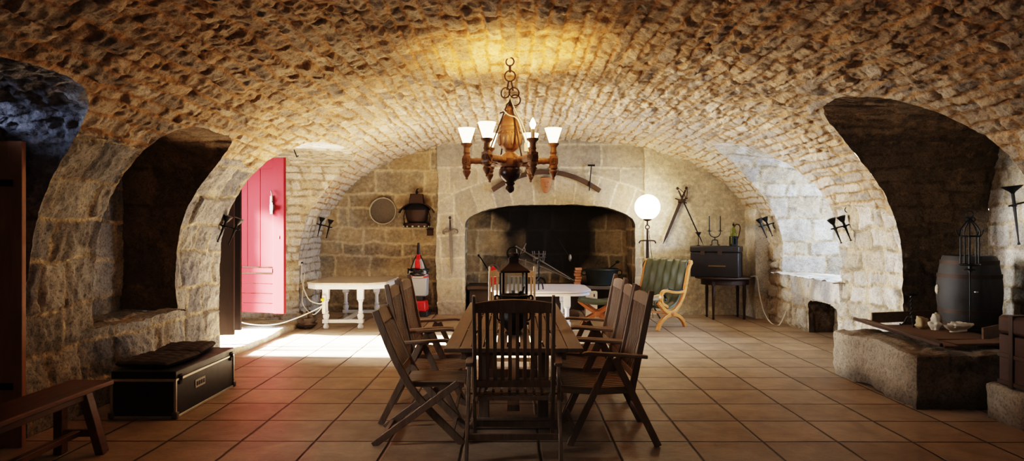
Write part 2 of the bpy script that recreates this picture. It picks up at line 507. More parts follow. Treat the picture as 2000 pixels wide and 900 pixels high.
def plane(o, eu, ev, nu, nv, lay, seed, mi=0, hole=None, nsign=1, attr_fn=None, flip=False, step=.02, hfn=None):
    """patch o + a*eu + b*ev, a in [0,nu], b in [0,nv]; eu is the direction courses stack"""
    o, eu, ev = map(np.array, (o, eu, ev)); eu = eu*1.0; ev = ev*1.0
    a = np.linspace(0, nu, max(4, int(nu/step))); b = np.linspace(0, nv, max(4, int(nv/step)))
    Aa, Bb = np.meshgrid(a, b, indexing='ij')
    kp = None; ef = 1.0
    if hole is not None:
        Fh = hole(Aa, Bb)
        q = np.maximum(np.maximum(Fh[:-1, :-1], Fh[1:, :-1]), np.maximum(Fh[1:, 1:], Fh[:-1, 1:]))
        kp = q > 1e-6
        nr = (Fh < 0) & (Fh > -.07)
        for it in range(3):
            x, y = Aa[nr], Bb[nr]; f0 = hole(x, y); e = .003
            gx = (hole(x+e, y)-hole(x-e, y))/(2*e); gy = (hole(x, y+e)-hole(x, y-e))/(2*e); g2 = np.maximum(gx*gx+gy*gy, .3)
            Aa[nr] = x-np.clip(f0*gx/g2, -.03, .03); Bb[nr] = y-np.clip(f0*gy/g2, -.03, .03)
        ef = sstep(0, .05, hole(Aa, Bb))
    G = o+Aa[..., None]*eu+Bb[..., None]*ev
    n = np.cross(eu, ev)*nsign; n = n/np.linalg.norm(n)
    if hfn is not None: Hh, At = hfn(Aa, Bb, G)
    else: Hh, At = stone_height(Aa+7, Bb+7, G, seed, **lay)
    Hh = Hh*ef
    if attr_fn is not None: At = attr_fn(G, At)
    return (warp(G+n*Hh[..., None], .03), kp, At, mi, flip)
ROUGH = dict(h=(.22, .36), l=(.3, .6), off=.015, tilt=.012, rough=.016)
FINE = dict(h=(.10, .18), l=(.2, .45), off=.012, tilt=.012, rough=.012)
BIG = dict(h=(.34, .5), l=(.4, .8), off=.010, tilt=.006, rough=.012, mort=.015)

# left recesses ---------------------------------------------------
XN = -4.36
lw.append(reveal(L0, -5.0, lay=dict(h=(.5, .8), l=(.6, 1.2), off=.02, tilt=.02, rough=.05, rs=20), mi=3, seed=61))
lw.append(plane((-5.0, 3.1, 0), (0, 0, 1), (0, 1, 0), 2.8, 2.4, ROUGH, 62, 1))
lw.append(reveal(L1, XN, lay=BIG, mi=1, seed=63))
lw.append(plane((XN, 5.9, .6), (0, 0, 1), (0, 1, 0), 2.2, 2.0, BIG, 64, 0))
lw.append(plane((XN-.05, 6.0, .71), (1, 0, 0), (0, 1, 0), .70, 1.75, ROUGH, 65, 0, nsign=1))
XD = -4.75
lw.append(reveal(L2, XD, lay=FINE, mi=2, seed=66, splay=(0, .55)))
def door_hole(a, b):       # a = z, b = y-8.4 ; doorway y 9.2..10.75, z .26..2.62
    z, y = a, b+8.4
    dy = np.abs(y-9.68)/.86; zz = np.maximum(0, (z-2.1)/.5)
    return np.maximum(((dy**4+zz**4)**.25-1)*1.0, .24-z)
lw.append(plane((XD, 8.4, 0), (0, 0, 1), (0, 1, 0), 3.0, 4.0, FINE, 67, 2, hole=door_hole))
wall_left = grid_object('wall_left', lw, [M['ashlar'], M['dark'], M['pale'], M['blue']])
tag(wall_left, 'left side wall of rough grey stone piers between deep arched recesses', 'wall', kind='structure')

# right recesses --------------------------------------------------
XR = 5.72
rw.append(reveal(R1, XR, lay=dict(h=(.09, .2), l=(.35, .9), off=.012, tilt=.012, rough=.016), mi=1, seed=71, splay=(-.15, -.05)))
rw.append(plane((XR, 5.4, 0), (0, 0, 1), (0, 1, 0), 3.1, 3.2, dict(h=(.16, .3), l=(.25, .5), off=.012, tilt=.012, rough=.012, mort=.02), 72, 0, nsign=-1, flip=True))
rw.append(reveal(R2, 6.0, lay=dict(h=(.22, .4), l=(.3, .6), off=.014, tilt=.014, rough=.014, mort=.02), mi=0, seed=73, splay=(.1, .45), zslope=.25))
def win_hole(a, b):        # window in the back of the recess: y 9.7..10.7, z 1.25..2.35
    z, y = a, b+9.3
    return np.maximum(np.abs(y-10.2)-.5, np.abs(z-1.8)-.55)
rw.append(plane((6.0, 9.3, .6), (0, 0, 1), (0, 1, 0), 2.4, 2.8, ROUGH, 74, 0, nsign=-1, flip=True, hole=lambda a, b: win_hole(a+.6, b)))
rw.append(plane((4.5, 9.5, .87), (1, 0, 0), (0, 1, 0), 1.6, 2.4, BIG, 75, 0, nsign=1))
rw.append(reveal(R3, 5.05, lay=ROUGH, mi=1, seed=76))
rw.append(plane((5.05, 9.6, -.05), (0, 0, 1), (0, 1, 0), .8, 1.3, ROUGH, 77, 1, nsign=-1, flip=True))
wall_right = grid_object('wall_right', rw, [M['pale'], M['dark']])
tag(wall_right, 'right side wall of pale lime-washed rubble with two deep arched recesses', 'wall', kind='structure')

# back wall -------------------------------------------------------
YB, YF, YQ = 13.40, 13.0, 12.975
bw = [plane((-4.0, YB, -.05), (0, 0, 1), (1, 0, 0), 3.5, 2.75, dict(h=(.24, .52), l=(.4, 1.0), off=.012, tilt=.006, rough=.012, mort=.024, soft=.016, depth=.012, wob=.04, jit=.42), 81, 0, nsign=1),
      plane((2.50, YQ, -.05), (0, 0, 1), (1, 0, 0), 3.5, 2.3, dict(h=(.14, .3), l=(.2, .55), off=.012, tilt=.012, rough=.012, mort=.02, soft=.05, depth=.008, wob=.04), 82, 1, nsign=1),
      plane((-1.42, YF-.0, -.05), (0, 0, 1), (0, 1, 0), 3.5, .5, BIG, 83, 1, nsign=-1, flip=True)]
wall_back = grid_object('wall_back', bw, [M['backwall'], M['breast']])
tag(wall_back, 'back wall of brown stone blocks beside the fireplace', 'wall', kind='structure')
wf = grid_object('wall_front', [plane((-4.2, -3.15, -.05), (0, 0, 1), (1, 0, 0), 3.6, 9.6, BIG, 84, 0, nsign=-1, flip=True, step=.1)], [M['ashlar']])
tag(wf, 'stone end wall behind the viewer', 'wall', kind='structure')

# fireplace -------------------------------------------------------
FX0, FX1, FXC = -.9, 2.34, .72
def fire_hole(a, b):
    z, x = a-.05, b-1.42
    dx = np.abs(x-FXC)/1.62; zz = np.maximum(0, (z-1.66)/.43)
    return ((dx**2.5+zz**2.5)**.4-1)*.9
def breast_h(a, b, G):
    z, x = G[..., 2], G[..., 0]
    # blocks in courses, then the ring of voussoirs over the arch
    Hb, Ab = stone_height(a+7, b+7, G, 85, (.36, .5), (.6, 1.1), .012, .010, .006, .004, .002, .006, .007, .015, jit=.2)
    zc0 = -1.75                                   # centre of the ring
    rr = np.hypot(x-FXC, z-zc0); an = np.arctan2(x-FXC, z-zc0)
    Hv, Av = stone_height(np.where(rr > 0, an*4.0, 0)+20, rr*0+5.0, G, 86, (.30, .42), (40, 50), .011, .008, .005, .003, .001, .005, .007, .012)
    ring = (rr < 4.46) & (z > 1.62) & (np.abs(x-FXC) < 1.83)
    edge = np.minimum(np.minimum(np.abs(rr-4.46), 9), np.where(z > 1.6, np.abs(np.abs(x-FXC)-1.83), 9))
    Hh = np.where(ring, Hv+.004, Hb); At = np.where(ring[..., None], Av, Ab)
    j = sstep(.006, .02, edge)
    At[..., 1] *= np.where(rr < 4.6, j, 1)
    return Hh*np.where(rr < 4.6, j, 1), At
fireplace = thing('fireplace', 'large stone fireplace with a wide flat arch and sooty hearth in the back wall', 'fireplace', (FXC, 13.0, 0))
def place(o):
    o.parent = fireplace; o.matrix_parent_inverse = Matrix.Translation((-FXC, -13.0, 0)); return o
front = place(grid_object('chimney_breast', [plane((-1.42, YF, -.05), (0, 0, 1), (1, 0, 0), 3.5, 4.32, BIG, 85, 0, nsign=1, hole=fire_hole, hfn=breast_h)], [M['breast']]))
def sooty(k):
    def f(G, At):
        x, z, y = G[..., 0], G[..., 2], G[..., 1]
        n = fbm(G, 1.6, 3, 500)
        s = np.exp(-((x-.85+.3*n)/.95)**2)*sstep(.2, 1.2, z+.3*n)+.35*n+sstep(1.75, 2.3, z)
        At = At.copy(); At[..., 3] = np.clip(s*k, .12, .98); return At
    return f
YH = 14.0
fb = [plane((FX0-.1, YH, -.05), (0, 0, 1), (1, 0, 0), 3.2, 3.5, BIG, 87, 0, attr_fn=sooty(1.7), step=.03),
      plane((FX0-.02, YF, -.05), (0, 0, 1), (0, 1, 0), 3.2, 1.1, BIG, 88, 0, attr_fn=sooty(.9), step=.03),
      plane((FX1+.02, YF, -.05), (0, 0, 1), (0, 1, 0), 3.2, 1.1, BIG, 89, 0, nsign=-1, flip=True, attr_fn=sooty(.6), step=.03),
      plane((FX0-.1, YF+.22, 2.16), (0, 1, 0), (1, 0, 0), .9, 3.5, BIG, 90, 0, nsign=-1, attr_fn=lambda G, A: np.concatenate([A[..., :3], np.full(A[..., :1].shape, .95)], -1), step=.05)]
# soffit of the arch
th = np.linspace(-1.62, 1.62, 160)
sz = 1.66+.43*(1-np.minimum(1, np.abs(th)/1.62)**2.5)**.4
sd = np.linspace(0, .3, 16)
TT, DD = np.meshgrid(th, sd, indexing='ij')
G = np.stack([FXC+TT, YF+DD, np.interp(TT, th, sz)], -1)
At = np.zeros(G.shape[:2]+(4,)); At[..., :3] = .5; At[..., 1] = 1; At[..., 3] = np.clip(DD*2, 0, .8)
fb.append((warp(G, .03), None, At, 0, False))
place(grid_object('firebox', fb, [M['backwall']]))
mb = MB(); mb.box((0, .55, .495), (3.18, .8, .07)); mb.box((-1.3, .6, .22), (.5, .7, .46)); mb.box((1.35, .6, .22), (.4, .7, .46)); mb.box((0, .85, .22), (2.6, .2, .46))
M['hearth'] = plain('hearth_stone', (.10, .075, .055), .9, bs=.5)
mb.build('hearth', M['hearth'], fireplace, bevel=.012)

# floor -----------------------------------------------------------
def floor_mat():
    m, t, b = nt('terracotta_tiles')
    tc = N(t, 'ShaderNodeTexCoord').outputs['Object']
    mp = N(t, 'ShaderNodeMapping'); t.links.new(tc, mp.inputs[0])
    mp.inputs['Location'].default_value = (1.504, -5.75, 0)
    mp.inputs['Rotation'].default_value = (0, 0, R(.25))
    wob = N(t, 'ShaderNodeTexNoise'); wob.inputs['Scale'].default_value = 2.5; t.links.new(mp.outputs[0], wob.inputs['Vector'])
    va = N(t, 'ShaderNodeVectorMath', operation='MULTIPLY_ADD'); t.links.new(wob.outputs['Color'], va.inputs[0])
    va.inputs[1].default_value = (.02, .02, 0); t.links.new(mp.outputs[0], va.inputs[2])
    def brick(ms, sm, c1, c2, mo):
        n = N(t, 'ShaderNodeTexBrick', offset=0, squash=1)
        n.inputs['Scale'].default_value = 1; n.inputs['Brick Width'].default_value = .565; n.inputs['Row Height'].default_value = .565
        n.inputs['Mortar Size'].default_value = ms; n.inputs['Mortar Smooth'].default_value = sm; n.inputs['Bias'].default_value = 0
        for i, c in zip((1, 2, 3), (c1, c2, mo)): n.inputs[i].default_value = (*c, 1)
        t.links.new(va.outputs[0], n.inputs[0]); return n
    br = brick(.009, .25, (.355, .265, .185), (.455, .355, .255), (.10, .062, .036))
    n1 = noise(t, 3.0, 6, .65, tc, .5); n2 = noise(t, 18, 5, .65, tc, 1.0)
    mp2 = N(t, 'ShaderNodeMapping'); t.links.new(tc, mp2.inputs[0]); mp2.inputs['Scale'].default_value = (3, 14, 3)
    n3 = noise(t, 1.6, 6, .7, mp2.outputs[0], 1.5)
    c = mixc(t, 1.0, br.outputs['Color'], maprange(t, n1, .25, .75, .70, 1.25), 'MULTIPLY')
    c = mixc(t, 1.0, c, maprange(t, n3, .3, .7, .82, 1.12), 'MULTIPLY')
    c = mixc(t, maprange(t, n2, .6, .75, 0, .35), c, (.16, .10, .06))
    t.links.new(c, b.inputs['Base Color'])
    t.links.new(maprange(t, n3, .3, .75, .36, .58), b.inputs['Roughness'])
    b.inputs['Specular IOR Level'].default_value = .22
    br2 = brick(.016, .9, (1, 1, 1), (1, 1, 1), (0, 0, 0))
    nb = bump(t, br2.outputs['Color'], .8, .02)
    nb = bump(t, n3, .35, .012, nb)
    nb = bump(t, n1, .5, .02, nb)
    t.links.new(nb, b.inputs['Normal'])
    return m
M['floor'] = floor_mat()
fl = MB(); fl.box((.5, 5.4, -.1), (12, 17.6, .2))
tag(fl.build('floor', M['floor'], smooth=0), 'large square terracotta floor tiles', 'floor', kind='structure')

# blocks of stone -------------------------------------------------
def rock(name, c, d, mat, seed, step=.03, amp=.03, rough=.02, extra=None, rs=9, parent=None):
    c = np.array(c, float); d = np.array(d, float); ps = []
    for ax in range(3):
        for s in (-1, 1):
            if ax == 2 and s < 0: continue
            a, b = [i for i in range(3) if i != ax]
            na, nb_ = max(5, int(d[a]/step)), max(5, int(d[b]/step))
            ga, gb = np.meshgrid(np.linspace(-.5, .5, na), np.linspace(-.5, .5, nb_), indexing='ij')
            G = np.zeros(ga.shape+(3,)); G[..., a] = ga*d[a]; G[..., b] = gb*d[b]; G[..., ax] = s*.5*d[ax]
            # rounded corners
            r = .035; core = np.clip(G, -d/2+r, d/2-r); v = G-core; l = np.linalg.norm(v, axis=-1, keepdims=True)+1e-9
            G = core+v/l*np.minimum(l, r)
            n = v/l
            W = G+c
            h = rough*(fbm(W, rs, 4, seed)-.7*np.abs(fbm(W, rs*.5, 3, seed+3)))
            big = np.stack([fbm(W, 1.6, 2, seed+i) for i in (31, 32, 33)], -1)*amp
            G = W+n*h[..., None]+big
            At = np.stack([np.clip(.5+.7*fbm(W, 1.5, 3, seed+5), 0, 1), sstep(-.55, -.35, fbm(W, 2.5, 3, seed+6)), np.clip(.5+.6*fbm(W, .9, 3, seed+7), 0, 1), np.zeros(W.shape[:2])], -1)
            if extra: At = extra(W, At)
            cr = np.cross(np.eye(3)[a], np.eye(3)[b])[ax]*s
            ps.append((G, None, At, 0, cr < 0))
    return grid_object(name, ps, [mat], parent)
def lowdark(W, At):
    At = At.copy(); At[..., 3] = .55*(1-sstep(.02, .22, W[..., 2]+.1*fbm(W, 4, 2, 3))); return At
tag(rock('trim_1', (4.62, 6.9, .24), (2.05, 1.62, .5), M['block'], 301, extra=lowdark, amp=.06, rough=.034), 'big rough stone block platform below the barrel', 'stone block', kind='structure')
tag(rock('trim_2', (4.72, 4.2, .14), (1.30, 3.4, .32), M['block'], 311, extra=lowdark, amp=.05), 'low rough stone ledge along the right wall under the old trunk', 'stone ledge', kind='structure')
tag(rock('trim_3', (4.90, 10.45, .72), (.62, 1.7, .34), M['pale'], 321, amp=.02, rough=.014), 'thick stone sill jutting from the right wall recess', 'stone sill', kind='structure')
tag(rock('trim_4', (-4.15, 10.25, 0), (1.25, 3.1, .15), M['pale'], 331, amp=.05, rough=.01), 'worn stone threshold step at the red door', 'threshold', kind='structure')
tag(rock('trim_5', (4.66, 12.75, .9), (.5, .75, 2.2), M['pale'], 341, amp=.02, rough=.016), 'stone corner pier with a flat top at the right end of the back wall', 'pier', kind='structure')
tag(rock('trim_6', (-4.80, 5.0, 2.33), (1.9, 1.2, .14), M['dark'], 351, amp=.005, rough=.005), 'dark stone lintel over the left doorway', 'lintel', kind='structure')
tag(rock('trim_7', (-4.95, 10.0, .12), (.5, 1.9, .28), M['pale'], 361, amp=.01, rough=.01), 'pale stone doorstep beneath the red door', 'doorstep', kind='structure')

# unseen boxes added outside the left wall to stop stray sun, doorway left open
ob = MB(); ob.box((-5.45, 2.7, 2.3), (.7, 12.1, 5.2)); ob.box((-5.45, 12.4, 2.3), (.7, 2.9, 5.2)); ob.box((-5.45, 9.85, 3.85), (.7, 2.4, 2.1))
tag(ob.build('wall_sun_block', M['ashlar'], smooth=0), 'unseen boxes added behind the left wall to block stray sun', 'wall', kind='structure')
# ------------------------------------------------------------------ object materials
M['teak'] = wood('weathered_teak', (.185, .132, .094), (.38, .285, .21), 'Z', .5)
M['teakx'] = wood('weathered_teak_arm', (.21, .155, .112), (.43, .33, .25), 'X', .45)
M['teak_top'] = wood('table_teak', (.15, .108, .075), (.30, .225, .158), 'Y', .55)
M['teak_pale'] = wood('pale_teak', (.56, .44, .29), (.72, .58, .40), 'Z', .5)
M['oak_dark'] = wood('dark_brown_wood', (.030, .016, .010), (.075, .040, .024), 'Z', .45)
M['brown_door'] = wood('brown_door_planks', (.30, .14, .07), (.48, .24, .13), 'Z', .5)
M['bench'] = wood('red_brown_bench_wood', (.12, .050, .026), (.23, .105, .055), 'Y', .35)
M['board'] = wood('old_board', (.10, .055, .030), (.22, .13, .07), 'Y', .7)
M['honey'] = wood('honey_wood', (.50, .20, .055), (.66, .30, .09), 'X', .3, bs=.08)
M['honey_dark'] = wood('red_honey_wood', (.33, .105, .03), (.45, .16, .05), 'X', .35, bs=.08)
M['carved'] = wood('carved_walnut', (.16, .078, .036), (.33, .175, .085), 'Z', .4, bs=.1)
M['carved_dark'] = plain('dark_turned_wood', (.05, .022, .014), .3)
M['iron'] = plain('black_iron', (.022, .020, .019), .5, .6, bs=.3)
M['rust'] = plain('rusty_iron', (.06, .038, .026), .65, .5, bs=.4)
M['steel'] = plain('old_steel', (.20, .18, .165), .4, .9)
M['brass'] = plain('aged_brass', (.30, .20, .08), .4, .8)
M['white_paint'] = plain('white_painted_wood', (.62, .63, .66), .4, var=.06, bs=.1)
M['white_top'] = wood('washed_table_top', (.33, .28, .22), (.54, .48, .41), 'Y', .35, bs=.1)
M['white_top2'] = plain('chalky_white_top', (.50, .49, .53), .45, var=.12)
M['red_door'] = wood('red_painted_boards', (.17, .013, .017), (.22, .019, .023), 'Z', .7, bs=.06, spec=.08)
M['black_door'] = wood('nearly_black_boards', (.012, .007, .005), (.024, .014, .010), 'Z', .75, spec=.1)
M['leather'] = plain('green_leather', (.075, .082, .048), .46, var=.35, scale=7, bs=.2, bd=.002)
M['trunk'] = plain('black_trunk_fibre', (.024, .024, .025), .42, var=.35, scale=9, bs=.15)
M['alu'] = plain('aluminium_edging', (.62, .59, .52), .38, .85)
M['cushion'] = plain('dark_grey_cotton', (.075, .066, .060), .95, bs=.5)
M['grey_plastic'] = plain('grey_plastic', (.40, .41, .43), .35, var=.05, bs=0)
M['red_plastic'] = plain('red_plastic', (.60, .025, .025), .3, var=.05, bs=0)
M['black_plastic'] = plain('black_plastic', (.016, .016, .017), .4, bs=0)
M['cord_white'] = plain('white_cable', (.72, .70, .64), .45, var=.05, bs=0)
M['cord_black'] = plain('black_cable', (.012, .012, .013), .4, bs=0)
M['terra'] = plain('terracotta', (.40, .19, .10), .8, bs=.4)
M['wax'] = plain('black_wax', (.02, .018, .018), .5, bs=0)
M['cream'] = plain('cream_wax', (.70, .60, .42), .5, bs=0)
M['shell'] = plain('pale_shell', (.58, .50, .38), .6, bs=.4)
M['ochre'] = plain('ochre_stone', (.38, .27, .13), .7, bs=.4)
M['barrel'] = wood('grey_barrel_staves', (.026, .024, .022), (.058, .052, .046), 'Z', .6)
M['old_trunk'] = wood('old_trunk_leather', (.045, .022, .016), (.085, .045, .03), 'X', .55)
M['chest'] = plain('black_chest_leather', (.020, .016, .014), .5, var=.4, bs=.3)
M['mesh'] = None
def glass_mat(name, col, rough=.05):
    m, t, b = nt(name)
    b.inputs['Base Color'].default_value = (*col, 1); b.inputs['Transmission Weight'].default_value = 1
    b.inputs['Roughness'].default_value = rough; b.inputs['IOR'].default_value = 1.3
    return m
def pane_mat():
    m, t, b = nt('lantern_glass')
    b.inputs['Base Color'].default_value = (.55, .62, .55, 1); b.inputs['Roughness'].default_value = .08; b.inputs['Alpha'].default_value = .22
    return m
M['glass'] = pane_mat()
M['green_glass'] = glass_mat('olive_glass', (.45, .55, .16), .1)
def emit_mat(name, col, s):
    m, t, b = nt(name)
    b.inputs['Base Color'].default_value = (.9, .88, .82, 1)
    b.inputs['Emission Color'].default_value = (*col, 1); b.inputs['Emission Strength'].default_value = s
    return m
M['shade'] = emit_mat('frosted_shade_glass', (1.0, .76, .46), 5)
M['bulb'] = emit_mat('glowing_bulb', (1.0, .62, .25), 160)
M['globe'] = emit_mat('opal_globe_glass', (1.0, .80, .52), 15)
def sieve_mat():
    m, t, b = nt('wire_gauze')
    b.inputs['Base Color'].default_value = (.50, .45, .37, 1); b.inputs['Roughness'].default_value = .6; b.inputs['Metallic'].default_value = 0
    b.inputs['Alpha'].default_value = .35
    return m
M['gauze'] = sieve_mat()

# ------------------------------------------------------------------ chairs
def arch_rail(mb, O, dirv, W, h0, rise, base, thick, n=10):
    """curved-top rail: O + dirv*s in the plane of the back"""
    nrm = dirv.cross(Vector((0, 1, 0))).normalized()
    vs = []; fs = []
    for i in range(n+1):
        y = -W+2*W*i/n
        top = base+h0+rise*(1-(y/W)**2)
        for s, q in ((base, -1), (top, -1), (top, 1), (base, 1)):
            vs.append(O+dirv*s+Vector((0, y, 0))+nrm*thick/2*q)
    for i in range(n):
        for j in range(4):
            fs.append((4*i+j, 4*i+(j+1) % 4, 4*i+4+(j+1) % 4, 4*i+4+j))
    fs += [(0, 1, 2, 3), (4*n, 4*n+1, 4*n+2, 4*n+3)]
    mb.add(vs, fs)
def make_armchair(name, label, mat, matx, group, lean=.19):
    t = thing(name, label, 'chair', group=group)
    O = Vector((-.14, 0, .40)); D = Vector((-lean, 0, .75)); L = D.length; D.normalize(); W = .277
    for s in (-1, 1):
        b = MB(); y = s*W
        pts = [O+D*(L*i/8)+Vector((-.012*math.sin(PI*i/8)*0, y, 0)) for i in range(9)]
        b.sweep(pts, .028, .050, (0, 1, 0), scale=[1, 1, 1, 1, 1, 1, 1, .97, .82])
        b.build('back_stile', mat, t, bevel=.006)
    b = MB()
    arch_rail(b, O, D, W-.012, .070, .028, L-.125, .022)
    b.build('top_rail', mat, t, bevel=.003)
    b = MB(); arch_rail(b, O, D, W-.012, .05, 0, .09, .022, 2)
    b.build('lower_rail', mat, t, bevel=.003)
    for i in range(10):
        y = -W+.014+(2*W-.028)*(i+.5)/10
        MB().sweep([O+D*.12+Vector((0, y, 0)), O+D*(L*.5)+Vector((-.012, y, 0)), O+D*(L-.11)+Vector((0, y, 0))], .026, .011, (0, 1, 0)).build('back_slat', mat, t, bevel=.002)
    # seat
    for i in range(9):
        y = -.235+.47*i/8
        MB().sweep([(-.15, y, .425), (.10, y, .412), (.36, y, .428)], .040, .014, (0, 1, 0)).build('seat_slat', matx, t, bevel=.002)
    b = MB()
    for s in (-1, 1): b.sweep([(-.17, s*.262, .41), (.12, s*.262, .398), (.395, s*.262, .415)], .022, .055, (0, 1, 0))
    b.box((.385, 0, .415), (.03, .55, .035)); b.box((-.145, 0, .405), (.035, .54, .03)); b.box((.1, 0, .392), (.04, .53, .02))
    b.build('seat_frame', matx, t, bevel=.004)
    for s in (-1, 1):
        MB().bar((.02, s*.300, .655), (.328, s*.300, 0), .026, .050, (0, 1, 0)).build('leg', mat, t, bevel=.004)
        MB().bar((-.005, s*.326, .655), (-.33, s*.326, 0), .026, .052, (0, 1, 0)).build('leg', mat, t, bevel=.004)
        pts = spline([(-.25, s*.313, .662), (-.10, s*.313, .672), (.08, s*.313, .683), (.19, s*.313, .688), (.235, s*.313, .680)], 4)
        MB().sweep(pts, .055, .026, (0, 1, 0), scale=[1]*(len(pts)-3)+[.97, .9, .7]).build('armrest', matx, t, bevel=.006)
    b = MB(); b.box((.285, 0, .10), (.022, .60, .045)); b.build('front_stretcher', mat, t, bevel=.003)
    b = MB(); b.box((-.25, 0, .16), (.022, .65, .045)); b.build('rear_stretcher', mat, t, bevel=.003)
    b = MB(); b.tube([(-.12, -.335, .43), (-.12, .335, .43)], .008); b.build('hinge_rod', M['brass'], t)
    return t
def make_folding(name, label, mat, matx):
    t = thing(name, label, 'chair')
    W = .205
    curve = [(-.325, 1.0), (-.27, .86), (-.205, .70), (-.13, .55), (-.04, .40), (.09, .245), (.22, .115), (.335, 0)]
    for s in (-1, 1):
        MB().sweep(spline([(x, s*W, z) for x, z in curve], 3), .026, .056, (0, 1, 0)).build('back_leg', mat, t, bevel=.005)
        MB().bar((.30, s*(W+.028), .465), (-.335, s*(W+.028), 0), .024, .050, (0, 1, 0)).build('cross_leg', mat, t, bevel=.004)
    O = Vector((-.13, 0, .55)); D = Vector((-.195, 0, .45)); L = D.length; D.normalize()
    b = MB(); arch_rail(b, O, D, W-.01, .10, .02, L-.115, .022); b.build('top_rail', mat, t, bevel=.003)
    b = MB(); arch_rail(b, O, D, W-.01, .045, 0, -.02, .022, 2); b.build('lower_rail', mat, t, bevel=.003)
    for i in range(8):
        y = -W+.014+(2*W-.028)*(i+.5)/8
        MB().sweep([O+D*.01+Vector((0, y, 0)), O+D*(L-.10)+Vector((0, y, 0))], .024, .011, (0, 1, 0)).build('back_slat', mat, t, bevel=.002)
    for i in range(10):
        y = -.185+.37*i/9
        MB().box((.12, y, .463), (.45, .026, .012)).build('seat_slat', matx, t, bevel=.002)
    b = MB()
    for s in (-1, 1): b.bar((-.10, s*.172, .44), (.34, s*.172, .44), .022, .035, (0, 1, 0))
    b.build('seat_frame', matx, t, bevel=.003)
    MB().bar((.25, -W, .085), (.25, W, .085), .03, .02, (1, 0, 0)).build('stretcher', mat, t, bevel=.003)
    MB().bar((-.27, -W-.02, .055), (-.27, W+.02, .055), .03, .02, (1, 0, 0)).build('stretcher', mat, t, bevel=.003)
    return t
GC = 'slatted teak chairs around the table'
a1 = make_armchair('slatted_armchair', 'slatted teak armchair at the near table end, tall back turned to the viewer', M['teak'], M['teakx'], GC, .15)
a1.location = (.012, 5.02, 0); a1.rotation_euler.z = R(90)
dup(a1, (.75, 5.38, 0), PI+R(1), 'nearest slatted teak armchair on the right side of the table', GC)
dup(a1, (.765, 6.08, 0), PI-R(2), 'middle teak armchair on the right side, almost hidden behind the nearest one', GC)
dup(a1, (.79, 6.79, 0), PI+R(1), 'farthest slatted teak armchair on the right side of the table', GC)
dup(a1, (-.76, 5.97, 0), R(1), 'middle teak armchair on the left side, tall back behind the low folding chair', GC)
dup(a1, (-.775, 6.72, 0), -R(1), 'farthest teak armchair on the left side of the table, nearest the floor cleaner', GC)
dup(a1, (.0, 8.22, 0), -R(90), 'pale light-coloured slatted chair at the far end of the table facing the viewer', GC, mats=M['teak_pale'])
f1 = make_folding('folding_chair', 'low armless folding teak chair with crossed legs, nearest on the left of the table', M['teak'], M['teakx'])
f1.location = (-.70, 5.32, 0)

# ------------------------------------------------------------------ table
tb = thing('dining_table', 'long slatted teak garden table with a brown grey top', 'table', (.012, 6.5, 0))
TX, TY = .505, 1.58
for s in (-1, 1):
    MB().box((s*(TX-.055), 0, .735), (.11, 2*TY, .03)).build('side_rail', M['teak_top'], tb, bevel=.004)
cuts = [-TY+.035, -.62, .32, TY-.035]
for y in (-TY+.035, -.62, .32, TY-.035):
    MB().box((0, y, .735), (2*TX-.22, .07, .03)).build('cross_rail', M['teak_top'], tb, bevel=.003)
for k in range(3):
    y0, y1 = cuts[k]+.035, cuts[k+1]-.035
    for i in range(9):
        x = -TX+.11+(2*TX-.22)*(i+.5)/9
        MB().box((x, (y0+y1)/2, .736), ((2*TX-.22)/9-.011, y1-y0, .024)).build('top_slat', M['teak_top'], tb, bevel=.002)
for s in (-1, 1):
    MB().box((s*(TX-.13), 0, .68), (.03, 2*TY-.3, .08)).build('apron', M['teak'], tb, bevel=.003)
    MB().box((0, s*(TY-.46), .68), (2*TX-.24, .03, .08)).build('apron', M['teak'], tb, bevel=.003)
    y = s*(TY-.62)
    MB().box((0, y, .05), (.72, .10, .09), .9).build('trestle_foot', M['teak'], tb, bevel=.006)
    MB().box((0, y, .62), (.72, .08, .06)).build('trestle_head', M['teak'], tb, bevel=.005)
    for q in (-1, 1):
        MB().box((q*.24, y, .345), (.085, .07, .51)).build('leg', M['teak'], tb, bevel=.005)
MB().box((0, 0, .16), (.10, 2*(TY-.62), .05)).build('stretcher', M['teak'], tb, bevel=.004)

# ------------------------------------------------------------------ on the table: lantern and burner
ln = thing('metal_lantern', 'four-sided metal and glass lantern with a ring on top standing on the table', 'lantern', (.012, 6.25, .75), R(8))
w = .105
b = MB(); b.box((0, 0, .012), (.25, .25, .024)); b.box((0, 0, .035), (.22, .22, .025)); b.build('base', M['rust'], ln, bevel=.003)
for sx in (-1, 1):
    for sy in (-1, 1):
        MB().box((sx*w, sy*w, .255), (.020, .020, .43)).build('corner_post', M['iron'], ln, bevel=.002)
for k in range(4):
    MB(Matrix.Rotation(k*PI/2, 4, 'Z')).box((0, w, .255), (.185, .003, .42)).build('glass_pane', M['glass'], ln, bevel=0)
b = MB(); b.box((0, 0, .478), (.265, .265, .018)); b.lathe([(.187, .487), (.075, .545), (.062, .555), (.062, .60), (.05, .61)], 4, phase=PI/4); b.build('roof', M['rust'], ln, smooth=20, bevel=.003)
b = MB(); b.lathe([(.04, .605), (.05, .615), (.045, .64), (.02, .65)], 12); b.build('chimney_cap', M['rust'], ln)
b = MB(); b.ring((0, 0, .640), .058, .006, (0, 1, 0)); b.build('ring', M['iron'], ln)
b = MB(); b.lathe([(.035, .045), (.035, .055), (.018, .06), (.018, .30), (.01, .303)], 12); b.build('candle', M['iron'], ln)

